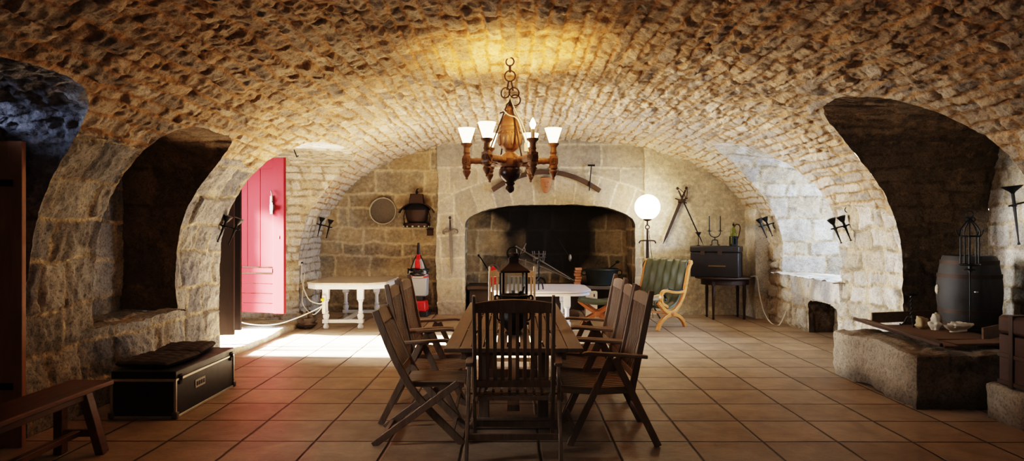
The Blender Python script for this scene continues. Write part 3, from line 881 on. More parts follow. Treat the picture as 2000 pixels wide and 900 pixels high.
bu = thing('iron_burner', 'dark round iron pot with a wide bowl and curled handles on the table', 'pot', (.015, 5.62, .75), R(0))
b = MB(); b.lathe([(.055, 0), (.075, .01), (.06, .03), (.085, .06), (.11, .11), (.11, .15), (.085, .20), (.05, .225), (.045, .24)], 24); b.build('body', M['iron'], bu)
b = MB(); b.lathe([(.045, .235), (.075, .255), (.105, .29), (.115, .315), (.12, .32), (.11, .325), (.09, .30), (.03, .28)], 24); b.build('bowl', M['iron'], bu)
for s in (-1, 1):
    b = MB(); b.tube(spline([(s*.10, 0, .30), (s*.145, 0, .315), (s*.155, 0, .285), (s*.125, 0, .275)], 5), .008)
    b.tube(spline([(s*.105, 0, .20), (s*.135, 0, .17), (s*.13, 0, .12), (s*.10, 0, .11)], 5), .007); b.build('handle', M['iron'], bu)
b = MB(); b.tube(spline([(.03, 0, .30), (.05, 0, .34), (.07, 0, .345)], 4), [.010]*8+[.013]); b.tube(spline([(.05, 0, .33), (.075, 0, .355), (.085, 0, .39)], 4), [.008]*8+[.014]); b.build('leaf_ornament', M['iron'], bu)

# ------------------------------------------------------------------ white tables
def turned_leg(mb, x, y, h, r=.05):
    mb.box((x, y, h-.09), (r*1.9, r*1.9, .18))
    mb.lathe([(r*.7, h-.18), (r*.95, h-.195), (r*.7, h-.215), (r*.62, h-.23), (r*.62, h-.36), (r*.9, h-.38), (r*.6, h-.40), (r*1.0, h-.425), (r*1.02, h-.455), (r*.55, h-.53), (r*.9, h-.55), (r*.6, h-.57), (r*.6, .15)], 16, (x, y, 0))
    mb.box((x, y, .13), (r*1.9, r*1.9, .06))
    mb.lathe([(r*.5, .10), (r*.55, .085), (r*.95, .05), (r*.9, .02), (r*.5, 0)], 14, (x, y, 0))
wt = thing('ornate_table', 'white painted table with turned legs and clipped corners beside the red door', 'table', (-2.72, 11.75, 0))
poly = [(-.62, -.62), (-.45, -.80), (.42, -.80), (.66, -.60), (.66, .65), (.48, .82), (-.45, .82), (-.62, .65)]
MB().prism(poly, .725, .76).build('tabletop', M['white_top'], wt, bevel=.008)
ap = [(x*.985, y*.985) for x, y in poly]
MB().prism(ap, .655, .725).build('apron', M['white_paint'], wt, bevel=.006)
for x, y in ((-.30, -.66), (.26, -.66), (-.30, .66), (.26, .66)):
    b = MB(); turned_leg(b, x, y, .66, .052); b.build('leg', M['white_paint'], wt, smooth=35, bevel=.003)
b = MB(); b.box((-.02, -.66, .13), (.60, .07, .055)); b.build('foot_rail', M['white_paint'], wt, bevel=.006)
b = MB(); b.box((-.02, .66, .13), (.60, .07, .055)); b.build('foot_rail', M['white_paint'], wt, bevel=.006)
b = MB(); b.box((-.02, 0, .13), (.07, 1.3, .05)); b.build('foot_rail', M['white_paint'], wt, bevel=.006)

def rrect(hx, hy, r, n=7):
    out = []
    for cx_, cy_, a0 in ((hx-r, hy-r, 0), (-hx+r, hy-r, 90), (-hx+r, -hy+r, 180), (hx-r, -hy+r, 270)):
        for i in range(n+1):
            a = R(a0+90*i/n); out.append((cx_+r*math.cos(a), cy_+r*math.sin(a)))
    return out
ot = thing('low_table', 'white oval-ended table with a double-layer top standing before the fireplace', 'table', (.44, 10.85, 0))
MB().prism(rrect(.77, .66, .28), .665, .70).build('tabletop', M['white_top2'], ot, bevel=.012)
MB().prism(rrect(.75, .64, .27), .615, .66).build('lower_leaf', M['white_paint'], ot, bevel=.012)
for x, y in ((-.42, -.42), (.40, -.42), (-.42, .42), (.40, .42)):
    b = MB(); turned_leg(b, x, y, .62, .055); b.build('leg', M['white_paint'], ot, smooth=35, bevel=.003)
b = MB(); b.box((0, -.42, .13), (.8, .07, .055)); b.build('foot_rail', M['white_paint'], ot, bevel=.006)
b = MB(); b.box((0, .42, .13), (.8, .07, .055)); b.build('foot_rail', M['white_paint'], ot, bevel=.006)

# iron candlestick on the oval table
cs = thing('iron_candlestick', 'tall twisted black iron candlestick with curled feet on the white oval table', 'candlestick', (.405, 10.42, .70))
b = MB()
for i in range(2):
    b.tube([(math.cos(i*PI+z*70)*.010, math.sin(i*PI+z*70)*.010, .10+z) for z in [k*.006 for k in range(60)]], .010, 6)
b.build('stem', M['iron'], cs)
for k in range(3):
    a = k*2*PI/3+.5
    MB().tube(spline([(0, 0, .12), (.05*math.cos(a), .05*math.sin(a), .11), (.075*math.cos(a), .075*math.sin(a), .05), (.08*math.cos(a), .08*math.sin(a), .0)], 5), .010).build('foot', M['iron'], cs)
b = MB(); b.lathe([(.01, .45), (.045, .47), (.05, .485), (.02, .48)], 14); b.build('drip_pan', M['iron'], cs)

# ------------------------------------------------------------------ floor cleaner
vc = thing('floor_cleaner', 'grey and red upright floor cleaner with coiled black cable against the back wall', 'floor cleaner', (-1.76, 12.85, 0), R(-4))
b = MB(); b.box((0, 0, .05), (.42, .40, .10), .92); b.build('base_skirt', M['black_plastic'], vc, bevel=.015)
b = MB(); b.box((.0, -.02, .19), (.36, .36, .20), .86); b.build('brush_cover', M['red_plastic'], vc, bevel=.03)
b = MB(); b.box((0, .02, .34), (.20, .2, .12)); b.build('neck', M['black_plastic'], vc, bevel=.01)
b = MB(); b.box((0, 0, .55), (.34, .26, .36), 1.06); b.build('tank', M['grey_plastic'], vc, bevel=.03)
b = MB(); b.box((0, -.005, .735), (.365, .28, .025)); b.build('band', M['red_plastic'], vc, bevel=.004)
b = MB(); b.box((.02, -.148, .735), (.20, .006, .014)); b.build('band_strip', M['alu'], vc)
b = MB(); b.box((0, 0, .80), (.345, .26, .12), .93); b.box((0, .02, .95), (.29, .2, .24), .42); b.build('upper_body', M['grey_plastic'], vc, bevel=.02)
b = MB(); b.prism([(-.035, .83), (.035, .83), (.052, .96), (.03, 1.08), (-.03, 1.08), (-.052, .96)], .085, .115, Matrix.Rotation(R(90), 4, 'X') @ Matrix.Identity(4)); b.build('front_grip', M['red_plastic'], vc, bevel=.006)
b = MB(); b.box((0, .0, 1.105), (.085, .08, .11), .75); b.build('collar', M['red_plastic'], vc, bevel=.01)
b = MB(); b.lathe([(.034, 1.15), (.03, 1.25), (.022, 1.36), (.012, 1.37)], 12); b.build('handle', M['black_plastic'], vc)
for s in (-1, 1): MB().tube([(s*.15, 0, .86), (s*.10, 0, 1.0), (s*.035, 0, 1.14)], .011).build('strut', M['black_plastic'], vc)
b = MB()
pts = []
for k in range(90):
    a = k*.42; rr = .19+.012*math.sin(k*1.7); pts.append((rr*math.cos(a), .155*math.sin(a)*(1+.05*math.sin(k)), .835+.035*math.sin(k*.31)+.02*math.sin(k*.9)))
b.tube(spline(pts, 3), .011, 6); b.tube(spline([(-.18, -.08, .82), (-.06, -.17, .765), (.10, -.17, .76), (.18, -.07, .80)], 6), .011, 6); b.build('coiled_cable', M['cord_black'], vc)

# ------------------------------------------------------------------ wall pieces on the back wall
sv = thing('round_sieve', 'round sieve with a pale rim hanging on the back wall', 'sieve', (-2.52, YB-.06, 1.98))
Rx = Matrix.Rotation(R(90), 4, 'X')
b = MB(Rx); n = 40
b.lathe([(.245, -.04), (.262, -.04), (.262, .04), (.245, .04), (.245, -.04)], n); b.build('rim', plain('grey_zinc', (.50, .46, .38), .5, .4), sv)
b = MB(Rx); b.lathe([(.245, -.012), (.001, -.012)], n); b.build('gauze', M['gauze'], sv)

hl = thing('wall_lantern', 'rusty iron hanging lamp with hood and crown-like rim on the back wall', 'lantern', (-1.84, YB-.2, 1.66))
b = MB(); b.lathe([(.24, .0), (.26, .01), (.26, .075), (.24, .085), (.20, .06), (.21, .02)], 24, sy=.7); b.build('crown_rim', M['rust'], hl)
for k in range(14):
    a = 2*PI*k/14
    MB().ball((.262*math.cos(a), .184*math.sin(a), .018), (.020, .012, .016), 8, 5).build('bead', M['alu'], hl)
b = MB(); b.lathe([(.15, .09), (.19, .13), (.22, .25), (.235, .33), (.22, .34), (.20, .25), (.13, .10)], 18, sy=.7); b.build('bowl', M['rust'], hl)
for s in (-1, 1):
    MB().sweep([(s*.235, 0, .08), (s*.255, 0, .2), (s*.225, 0, .34)], .03, .012, (0, 1, 0)).build('side_strap', M['rust'], hl)
    MB().sweep(spline([(s*.15, -.02, .45), (s*.24, -.03, .40), (s*.31, -.03, .33), (s*.335, -.03, .28)], 4), .16, .018, (0, 1, 0)).build('hood_flap', M['rust'], hl)
b = MB(); b.lathe([(.27, .33), (.26, .36), (.20, .42), (.15, .46)], 18, sy=.7); b.build('hood', M['iron'], hl)
b = MB(); b.box((0, 0, .55), (.28, .16, .19), .86); b.build('chimney', M['rust'], hl, bevel=.01)
b = MB(); b.tube([(0, 0, .64), (0, 0, .73)], .012); b.tube([(0, 0, .73), (0, .2, .76)], .012); b.ring((0, 0, .68), .022, .006, (0, 1, 0)); b.build('hook', M['iron'], hl)

def sword(name, label, loc, ang, length, hilt, mat, bw=.045, guard=.11, cup=False, axis='Y', curled=False):
    """hangs point down in its own XZ plane, guard at z=0"""
    t = thing(name, label, 'sword', loc)
    Mr = Matrix.Rotation(ang, 4, 'Y')
    b = MB(Mr); b.prism([(-bw/2, -.02), (bw/2, -.02), (bw/2*.75, -length*.8), (0, -length), (-bw/2*.75, -length*.8)], -.005, .005, Matrix.Rotation(R(90), 4, 'X')); b.build('blade', mat, t, smooth=0, bevel=.002)
    b = MB(Mr); b.lathe([(.013, 0), (.018, hilt*.4), (.013, hilt*.85)], 10); b.build('grip', M['rust'], t)
    b = MB(Mr); b.ball((0, 0, hilt), (.026, .02, .03), 10, 7); b.build('pommel', M['rust'], t)
    b = MB(Mr)
    if curled:
        for s in (-1, 1):
            b.tube(spline([(0, 0, 0), (s*guard*.5, 0, .025), (s*guard, 0, .0), (s*guard*1.05, 0, -.05), (s*guard*.8, 0, -.055)], 5), .011, 7)
            b.tube(spline([(s*.02, 0, -.02), (s*guard*.55, 0, -.035), (s*guard*.6, 0, -.005)], 4), .008, 6)
    else: b.tube([(-guard, 0, 0), (guard, 0, 0)], .011, 8)
    b.build('cross_guard', mat if curled else M['rust'], t)
    if cup:
        b = MB(Mr); b.lathe([(.01, -.05), (.045, -.03), (.062, 0), (.055, .012), (.02, 0)], 14); b.tube(spline([(.05, -.03, .0), (.06, -.035, hilt*.5), (.015, -.01, hilt)], 6), .006, 6); b.build('cup_guard', M['rust'], t)
    return t
sword('long_sword', 'pale steel sword with a curled guard hung point down on the left fireplace pillar', (-1.17, YF-.045, 1.60), R(-2), .86, .24, M['steel'], .062, .13, curled=True)
sword('crossed_sword', 'dark broad sword with its point to the lower left, of the crossed pair', (3.19, YQ-.085, 2.16), R(22.5), .90, .26, M['rust'], .062, .12, cup=True)
sword('crossed_rapier', 'thin dark rapier with its point to the lower right, of the crossed pair', (3.21, YQ-.15, 2.17), R(-24.5), .98, .24, M['iron'], .026, .10, cup=True)

nb_ = thing('wall_box', 'small dark metal box fixed to the back wall below the hanging lamp', 'box', (-1.60, YB-.06, 1.50))
b = MB(); b.box((0, 0, .06), (.115, .11, .12)); b.build('case', M['rust'], nb_, bevel=.006)
b = MB(); b.box((0, -.006, .125), (.135, .125, .014)); b.build('lid', M['iron'], nb_, bevel=.004)

yk = thing('curved_beam', 'curved dark wooden yoke-like beam mounted above the fireplace arch', 'beam', (.66, YF-.06, 2.35))
pts = [(-1.03+2.04*i/24, 0, .36*(1-((-1.03+2.04*i/24+.02)/1.03)**2)) for i in range(25)]
b = MB(); b.sweep(pts, .055, .085, (0, 1, 0)); b.build('bow', wood('dark_yoke_wood', (.05, .03, .02), (.11, .07, .045), 'X', .6), yk, bevel=.006)
b = MB(); b.tube([(.84, -.04, .48), (.80, -.04, .0)], .010); b.box((.84, -.03, .48), (.13, .06, .03)); b.tube([(.84, -.04, .48), (.84, .06, .48)], .012); b.build('iron_bracket', M['iron'], yk)
b = MB(); b.tube([(-.74, -.04, .22), (-.74, -.04, .05)], .009); b.build('iron_peg', M['iron'], yk)
mk = thing('carved_head', 'small carved brown stone head under the curved beam', 'carving', (.645, YF-.04, 2.31))
hv = MB(); hv.lathe([(.02, 0), (.045, .01), (.06, .05), (.085, .12), (.10, .2), (.105, .27), (.09, .30)], 16, sy=.7); hv.build('head', M['terra'], mk)
b = MB(); b.box((0, -.075, .275), (.22, .05, .03), .9); b.box((0, -.085, .16), (.028, .035, .09), .6); b.box((0, -.075, .095), (.07, .03, .018)); b.build('brow_and_nose', M['terra'], mk, bevel=.008)
for s in (-1, 1): MB().ball((s*.045, -.068, .205), (.018, .014, .013), 8, 6).build('eye', M['terra'], mk)
# ------------------------------------------------------------------ chandelier
ch = thing('chandelier', 'carved wooden six-armed chandelier with glowing glass shades hanging over the table', 'chandelier', (-.02, 6.7, 2.25))
b = MB(); b.lathe([(.03, -.02), (.10, -.03), (.125, 0), (.125, .05), (.09, .09), (.045, .115), (.045, .125), (.06, .14)], 24)
b.build('hub', M['carved'], ch)
b = MB(); b.lathe([(.055, .135), (.085, .16), (.10, .20), (.108, .27), (.105, .31), (.098, .325), (.104, .335), (.100, .36), (.094, .372), (.098, .385), (.085, .43), (.06, .475), (.035, .50), (.03, .53), (.045, .545), (.03, .565)], 28)
for k in range(14):
    a = 2*PI*k/14
    ca, sa = math.cos(a), math.sin(a)
    b.ball((.103*ca, .103*sa, .235), (.016, .016, .055), 8, 6); b.ball((.106*ca, .106*sa, .305), (.012, .012, .014), 6, 5)
b.build('carved_vase', M['carved'], ch)
b = MB(); b.lathe([(.09, -.03), (.105, -.05), (.11, -.09), (.095, -.13), (.06, -.16), (.04, -.175), (.05, -.19), (.035, -.21), (.045, -.235), (.04, -.26), (.015, -.28), (.001, -.285)], 20); b.build('drop_finial', M['carved_dark'], ch)
RA = .425
for k in range(6):
    a = k*PI/3
    Mz = Matrix.Rotation(a, 4, 'Z')
    Mx = Mz @ Matrix.Rotation(R(90), 4, 'Y')
    b = MB(); b.lathe([(.030, .08), (.034, .14), (.022, .17), (.034, .19), (.036, .23), (.024, .25), (.036, .275), (.030, .30), (.036, .33), (.028, .36), (.03, .40)], 14, (0, 0, .03), Mx); 
    arm = b.build('arm', M['carved'], ch)
    T = Mz @ Matrix.Translation((RA, 0, .03))
    b = MB(T); b.box((0, 0, 0), (.075, .075, .095))
    b.lathe([(.038, .047), (.028, .065), (.036, .085), (.030, .10), (.030, .135), (.055, .16), (.058, .175), (.04, .178)], 16)
    b.lathe([(.001, -.185), (.014, -.178), (.012, -.16), (.02, -.15), (.036, -.12), (.042, -.10), (.030, -.085), (.044, -.07), (.040, -.047)], 16)
    hd = b.build('lamp_holder', M['carved'], ch, bevel=.003)
    b = MB(T)
    for q in range(4):
        Q = Matrix.Rotation(q*PI/2, 4, 'Z')
        nn = 6
        c0 = Q @ Vector((.040, 0, 0))
        b.ring(c0, .030, .005, Q @ Vector((1, 0, 0)), 16, 5)
        for j in range(nn):
            e = Q @ Vector((.040, .017*math.cos(j*2*PI/nn), .017*math.sin(j*2*PI/nn)))
            b.ball(e, .0085, 6, 5)
        b.ball(c0, .007, 6, 5)
    b.build('rosette', M['carved'], hd)
    if k != 5:
        b = MB(T); b.lathe([(.034, .175), (.038, .18), (.083, .318), (.085, .322), (.080, .322), (.035, .185)], 24); b.build('glass_shade', M['shade'], ch)
    else:
        b = MB(T); b.lathe([(.018, .17), (.018, .26), (.012, .265)], 12); b.build('candle_sleeve', M['cream'], ch)
        b = MB(T); b.lathe([(.010, .26), (.022, .285), (.028, .305), (.020, .33), (.006, .36), (.001, .365)], 14); b.build('bare_bulb', M['bulb'], ch)
for a in (R(115), R(-62), R(200)):
    e = Vector((.24*math.cos(a), .24*math.sin(a), .05))
    MB().tube([(0, 0, .66), e], .0075, 6).build('suspension_rod', M['rust'], ch)
b = MB()
b.ring((0, 0, 1.005), .040, .008, (.25, 1, 0)); b.tube([(0, 0, .97), (0, 0, .90)], .012); b.ring((0, 0, .865), .052, .0075, (.1, 1, .05)); b.tube([(-.012, 0, .82), (-.03, 0, .73)], .008); b.tube([(.012, 0, .82), (.03, 0, .72)], .008)
b.ring((-.045, 0, .70), .050, .0075, (.6, 1, 0)); b.ring((.04, 0, .70), .050, .0075, (-.3, 1, 0)); b.ring((.05, -.01, .625), .052, .0075, (.2, 1, .1)); b.tube([(0, 0, .66), (0, 0, .56)], .010); b.tube([(-.10, 0, .50), (.06, 0, .56)], .006)
b.build('chain', M['rust'], ch)
b = MB(); b.tube([(0, 0, 1.04), (0, 0, 1.12)], .012); b.lathe([(.05, 1.12), (.05, 1.10), (.02, 1.085), (.012, 1.04)], 10); b.build('ceiling_hook', M['rust'], ch)
b = MB()
b.tube(spline([(.0, -.05, .66), (-.02, -.07, .60), (-.08, -.09, .55), (-.02, -.11, .47), (.07, -.11, .43), (.12, -.10, .30), (.16, -.09, .18), (.19, -.09, .08)], 5), .006, 6)
b.tube(spline([(.0, -.04, .66), (.03, -.08, .57), (.07, -.10, .48), (.13, -.08, .36), (.17, -.08, .2)], 5), .005, 6)
b.build('white_flex', M['cord_white'], ch)
b = MB(); b.box((.155, -.09, .155), (.035, .03, .09)); b.build('switch_block', M['cord_white'], ch, bevel=.004)

# ------------------------------------------------------------------ floor lamp
la = thing('floor_lamp', 'floor lamp with glowing white globe on a sword-shaped stem right of the fireplace', 'lamp', (2.43, 12.25, 0))
b = MB(); b.ball((0, 0, 2.02), .226, 28, 18); b.build('globe', M['globe'], la)
b = MB(); b.lathe([(.035, 1.77), (.075, 1.79), (.08, 1.81), (.05, 1.80)], 16); b.build('globe_holder', M['rust'], la)
b = MB(); b.tube([(0, 0, 1.78), (0, 0, 1.70)], .014); b.ring((0, 0, 1.66), .036, .010, (0, 1, 0)); b.tube([(0, 0, 1.64), (0, 0, 1.42)], .018, 8); b.prism([(-.022, 1.42), (.022, 1.42), (.028, 1.1), (.03, .35), (-.03, .35), (-.028, 1.1)], -.008, .008, Matrix.Rotation(R(90), 4, 'X'))
b.build('sword_stem', M['rust'], la)
b = MB(); b.tube(spline([(-.15, 0, 1.37), (-.12, 0, 1.415), (0, 0, 1.42), (.12, 0, 1.415), (.15, 0, 1.37)], 5), .013); b.build('cross_guard', M['rust'], la)
b = MB()
for s in (-1, 1): b.tube(spline([(0, 0, 1.1), (s*.06, 0, 1.02), (s*.075, 0, .95), (s*.03, 0, .87), (0, 0, .82)], 5), .013)
b.build('scroll', M['rust'], la)
for k in range(3):
    a = k*2*PI/3+.4
    MB().tube(spline([(0, 0, .40), (.09*math.cos(a), .09*math.sin(a), .30), (.2*math.cos(a), .2*math.sin(a), .12), (.27*math.cos(a), .27*math.sin(a), .012)], 5), .014).build('foot', M['rust'], la)
b = MB(); b.tube(spline([(.02, -.03, 1.60), (.05, -.03, 1.3), (.08, -.02, 1.05), (.06, 0, .7), (.12, .1, .02)], 6), .005, 6); b.build('flex', M['cord_black'], la)

# ------------------------------------------------------------------ green leather armchair
ac = thing('leather_armchair', 'green leather sling armchair with curved honey-coloured wooden frame', 'armchair', (2.30, 11.45, 0), R(222))
HW = .445
for s in (-1, 1):
    y = s*HW
    U_ = spline([(-.54, y, 1.05), (-.48, y, .95), (-.42, y, .76), (-.33, y, .52), (-.16, y, .33), (.0, y, .265), (.16, y, .30), (.30, y, .40), (.36, y, .45)], 5)
    n = len(U_); b = MB(); b.sweep(U_, .05, .062, (0, 1, 0), scale=[.9]+[1]*(n-2)+[.8]); Mk = Matrix.Translation((-.545, y, 1.06)) @ Matrix.Rotation(R(90), 4, 'X'); b.lathe([(.04, -.026), (.045, -.02), (.045, .02), (.04, .026)], 14, (0, 0, 0), None) if False else b.add(*(lambda q: (q.v, q.f))(MB(Mk).lathe([(.038, -.027), (.043, -.02), (.043, .02), (.038, .027)], 14)))
    b.build('upper_frame', M['honey'], ac, bevel=.008)
    A_ = spline([(.38, y, 0), (.31, y, .11), (.17, y, .20), (0, y, .23), (-.17, y, .20), (-.31, y, .11), (-.38, y, 0)], 5)
    b = MB(); b.sweep(A_, .05, .062, (0, 1, 0)); b.build('lower_arch', M['honey'], ac, bevel=.008)
    b = MB(Matrix.Translation((0, y, .245)) @ Matrix.Rotation(R(90), 4, 'X')); b.lathe([(.028, -.035), (.04, -.03), (.04, .03), (.028, .035)], 16); b.build('pivot_boss', M['honey_dark'], ac)
    R_ = spline([(-.365, y, .60), (-.2, y, .585), (.0, y, .60), (.16, y, .625), (.255, y, .60), (.29, y, .52), (.26, y, .43), (.17, y, .385), (.12, y, .36)], 5)
    b = MB(); b.sweep(R_, .055, .048, (0, 1, 0)); b.build('arm', M['honey'], ac, bevel=.008)
    b = MB(); b.sweep(spline([(-.30, y, .622), (-.15, y, .615), (.0, y, .632), (.12, y, .655)], 4), .062, .024, (0, 1, 0)); b.build('arm_pad', M['black_plastic'], ac, bevel=.008)
b = MB(); b.box((.33, 0, .425), (.045, 2*HW-.03, .04)); b.box((0, 0, .245), (.04, 2*HW, .035)); b.build('cross_bar', M['honey'], ac, bevel=.006)
def sling():
    path = spline([(-.60, 0, 1.02), (-.585, 0, 1.08), (-.53, 0, 1.105), (-.475, 0, 1.06), (-.42, 0, .92), (-.37, 0, .74), (-.29, 0, .55), (-.17, 0, .41), (0, 0, .345), (.16, 0, .37), (.29, 0, .43), (.36, 0, .475), (.40, 0, .455), (.40, 0, .41)], 7)
    nv = 73; me_v = []; fs = []; m = len(path); hw = HW-.03
    for i, p in enumerate(path):
        tg = (path[min(i+1, m-1)]-path[max(i-1, 0)]).normalized(); nr = Vector((tg.z, 0, -tg.x))
        if nr.x < 0 and i > 8: pass
        for j in range(nv):
            y = -hw+2*hw*j/(nv-1)
            rib = abs(math.sin(PI*j/12)); h = .018*(rib**.5)*(1 if 2 < i < m-3 else .4)
            h += .007*math.sin(i*.55)*rib*(1 if (j//12) % 2 else -1)
            me_v.append(p+Vector((0, y, 0))+nr*h)
    for i in range(m-1):
        for j in range(nv-1):
            fs.append((i*nv+j, i*nv+j+1, (i+1)*nv+j+1, (i+1)*nv+j))
    b = MB(); b.add(me_v, fs); o = b.build('leather_sling', M['leather'], ac, smooth=60)
    md = o.modifiers.new('solid', 'SOLIDIFY'); md.thickness = .03; md.offset = 0
    return o
sling()
bo = thing('rolled_cloth', 'pale cream rolled cloth lying on the green leather armchair seat', 'cloth', (2.32, 11.22, .43), R(20))
b = MB(); b.lathe([(.01, -.19), (.045, -.18), (.055, -.1), (.05, .05), (.06, .16), (.02, .19)], 14, (0, 0, .05), Matrix.Rotation(R(82), 4, 'Y')); b.build('roll', M['cream'], bo)
bo2 = b = MB(); b.tube(spline([(.18, 0, .06), (.21, .02, .09), (.23, -.03, .05), (.20, -.05, .02)], 4), .018); b.build('dark_tie', M['black_plastic'], bo)

st = thing('footstool', 'footstool with a sagging green leather seat on curved red-brown wooden legs', 'stool', (1.40, 11.2, 0), R(-8))
def seat_pad():
    b = MB(); nu, nv = 25, 11; vs = []; fs = []
    for i in range(nu):
        x = -.31+.62*i/(nu-1)
        for j in range(nv):
            y = -.2+.4*j/(nv-1)
            e = min(1, (1-abs(x)/.31)*6)**.5*min(1, (1-abs(y)/.2)*4+.02)**.5
            vs.append((x, y, .43+.06*(x/.31)**2+.04*e))
    for i in range(nu):
        x = -.31+.62*i/(nu-1)
        for j in range(nv):
            y = -.2+.4*j/(nv-1); vs.append((x, y, .40+.05*(x/.31)**2))
    o = nu*nv
    for i in range(nu-1):
        for j in range(nv-1):
            a = i*nv+j; fs += [(a, a+1, a+nv+1, a+nv), (o+a, o+a+nv, o+a+nv+1, o+a+1)]
    for i in range(nu-1):
        for j in (0, nv-1): a = i*nv+j; fs.append((a, a+nv, o+a+nv, o+a))
    for j in range(nv-1):
        for i in (0, nu-1): a = i*nv+j; fs.append((a, a+1, o+a+1, o+a))
    b.add(vs, fs); return b
seat_pad().build('seat', M['leather'], st, smooth=50)
for s in (-1, 1):
    for q in (-1, 1):
        b = MB(); b.sweep(spline([(q*.30, s*.17, .46), (q*.20, s*.17, .38), (0, s*.17, .25), (-q*.20, s*.17, .13), (-q*.28, s*.17, 0)], 5), .04, .05, (0, 1, 0)); b.build('leg', M['honey_dark'], st, bevel=.006)
    b = MB(Matrix.Translation((0, s*.19, .25)) @ Matrix.Rotation(R(90), 4, 'X')); b.lathe([(.03, -.03), (.045, -.02), (.045, .02), (.03, .03)], 14); b.build('boss', M['honey_dark'], st)

# ------------------------------------------------------------------ side table with chest
sd_ = thing('side_table', 'dark oval wooden side table in the right back corner under the chest', 'table', (3.88, 12.45, 0))
b = MB(); b.lathe([(.50, .725), (.535, .735), (.535, .755), (.52, .762), (.001, .762)], 36, sy=.72); b.build('tabletop', M['oak_dark'], sd_)
b = MB(); b.lathe([(.43, .62), (.43, .726)], 36, sy=.68); b.build('apron', M['oak_dark'], sd_)
for x, y in ((-.27, -.21), (.30, -.16), (-.27, .2), (.30, .2)):
    b = MB(); b.box((x, y, .67), (.055, .055, .13)); b.lathe([(.030, .61), (.024, .58), (.030, .55), (.026, .3), (.018, .05), (.024, .03), (.018, 0)], 12, (x, y, 0)); b.build('leg', M['oak_dark'], sd_)
cb = thing('old_chest', 'black leather-covered chest with tarnished locks on the dark oval side table', 'chest', (3.72, 12.42, .765), R(-27))
b = MB(); b.box((0, 0, .22), (.84, .46, .44)); b.build('body', M['chest'], cb, bevel=.012)
b = MB(); b.box((0, 0, .50), (.86, .48, .11)); b.build('lid', M['chest'], cb, bevel=.02)
for x in (-.2, .1): 
    b = MB(); b.box((x, -.245, .43), (.08, .012, .07)); b.build('lock_plate', M['rust'], cb, bevel=.003)
b = MB(); b.box((.05, -.236, .20), (.30, .012, .02)); b.build('strap', M['brass'], cb)
ZC = .765+.556
c1 = thing('cone_candle_holder', 'small iron candle holder with a cone cup, left end of the chest top', 'candle holder', (3.40, 12.45, ZC))
b = MB(); b.lathe([(.04, 0), (.035, .008), (.008, .02), (.007, .17), (.012, .18), (.05, .24), (.054, .25), (.03, .245)], 14); b.build('cone_cup', M['iron'], c1)
c2 = thing('candelabrum', 'two-armed black iron candelabrum with dark tapers on the chest', 'candelabrum', (3.70, 12.45, ZC))
b = MB()
for s in (-1, 1):
    b.tube(spline([(s*.01, 0, .105), (s*.045, 0, .10), (s*.055, 0, .06), (s*.06, 0, .015), (s*.09, 0, .02)], 5), .008)
b.tube([(0, 0, .10), (0, 0, .16)], .009); b.build('base', M['iron'], c2)
b = MB(); b.tube(spline([(-.1, 0, .27), (-.098, 0, .22), (-.06, 0, .17), (0, 0, .155), (.06, 0, .17), (.098, 0, .22), (.1, 0, .27)], 5), .008); b.build('arms', M['iron'], c2)
for s in (-1, 1):
    b = MB(); b.lathe([(.012, .26), (.042, .268), (.044, .275), (.013, .275), (.014, .30)], 12, (s*.1, 0, 0)); b.build('drip_pan', M['iron'], c2)
    b = MB(); b.lathe([(.011, .285), (.009, .54), (.003, .545)], 10, (s*.1, 0, 0)); b.build('candle', M['wax'], c2)
c3 = thing('glass_jug', 'olive glass bottle in a dark holder with curved handle, on the chest top', 'jug', (4.0, 12.33, ZC))
b = MB(); b.lathe([(.055, .0), (.06, .01), (.06, .20), (.05, .27), (.025, .33), (.022, .36), (.03, .365)], 16); b.build('bottle', M['green_glass'], c3)
b = MB(); b.lathe([(.062, 0), (.064, .02), (.064, .035)], 16); b.ring((0, 0, .16), .064, .006)
for k in range(6): b.box((.064*math.cos(k*PI/3), .064*math.sin(k*PI/3), .09), (.02, .02, .17))
b.build('holder', M['iron'], c3)
b = MB(); b.tube(spline([(.01, 0, .34), (.05, 0, .39), (.10, 0, .38), (.12, 0, .32), (.10, 0, .2), (.065, 0, .10)], 5), [.010]*26); b.build('handle', M['oak_dark'], c3)
b = MB(); b.ball((0, 0, .385), .022, 10, 7); b.tube([(0, 0, .39), (0, 0, .43)], .006); b.build('stopper', M['iron'], c3)

# ------------------------------------------------------------------ in the fireplace
HZ = .535
cl = thing('iron_cauldron', 'wide dark iron cauldron on the right end of the hearth', 'cauldron', (1.76, 13.40, HZ))
b = MB(); b.lathe([(.24, 0), (.27, .01), (.32, .26), (.345, .30), (.335, .32), (.315, .29), (.26, .04), (.001, .03)], 26); b.build('pot', plain('green_black_iron', (.028, .034, .034), .5, .3), cl)
b = MB(); b.ring((-.345, 0, .24), .05, .01, (0, 1, 0)); b.build('handle', M['iron'], cl)
b = MB(); b.ring((.345, 0, .24), .05, .01, (0, 1, 0)); b.build('handle', M['iron'], cl)
lb = thing('iron_ladle', 'iron ladle leaning out of the cauldron to the right', 'ladle', (1.85, 13.40, HZ+.30))
b = MB(); b.tube([(-.1, 0, -.1), (.14, 0, .08), (.20, 0, .13)], .012); b.ball((.22, 0, .15), (.04, .03, .03), 10, 7); b.build('ladle_body', M['iron'], lb)
bk = thing('brick_stack', 'narrow stack of reddish brick pieces on the hearth left of the cauldron', 'bricks', (1.29, 13.42, HZ))
for k in range(6):
    b = MB(); b.box((.012*((k*7) % 3-1), 0, .03+k*.056), (.13, .16, .050)); b.build('brick', M['terra'], bk, bevel=.006)
rl = thing('red_oil_lamp', 'small red metal oil lamp on the left end of the hearth', 'lamp', (-.37, 13.30, HZ))
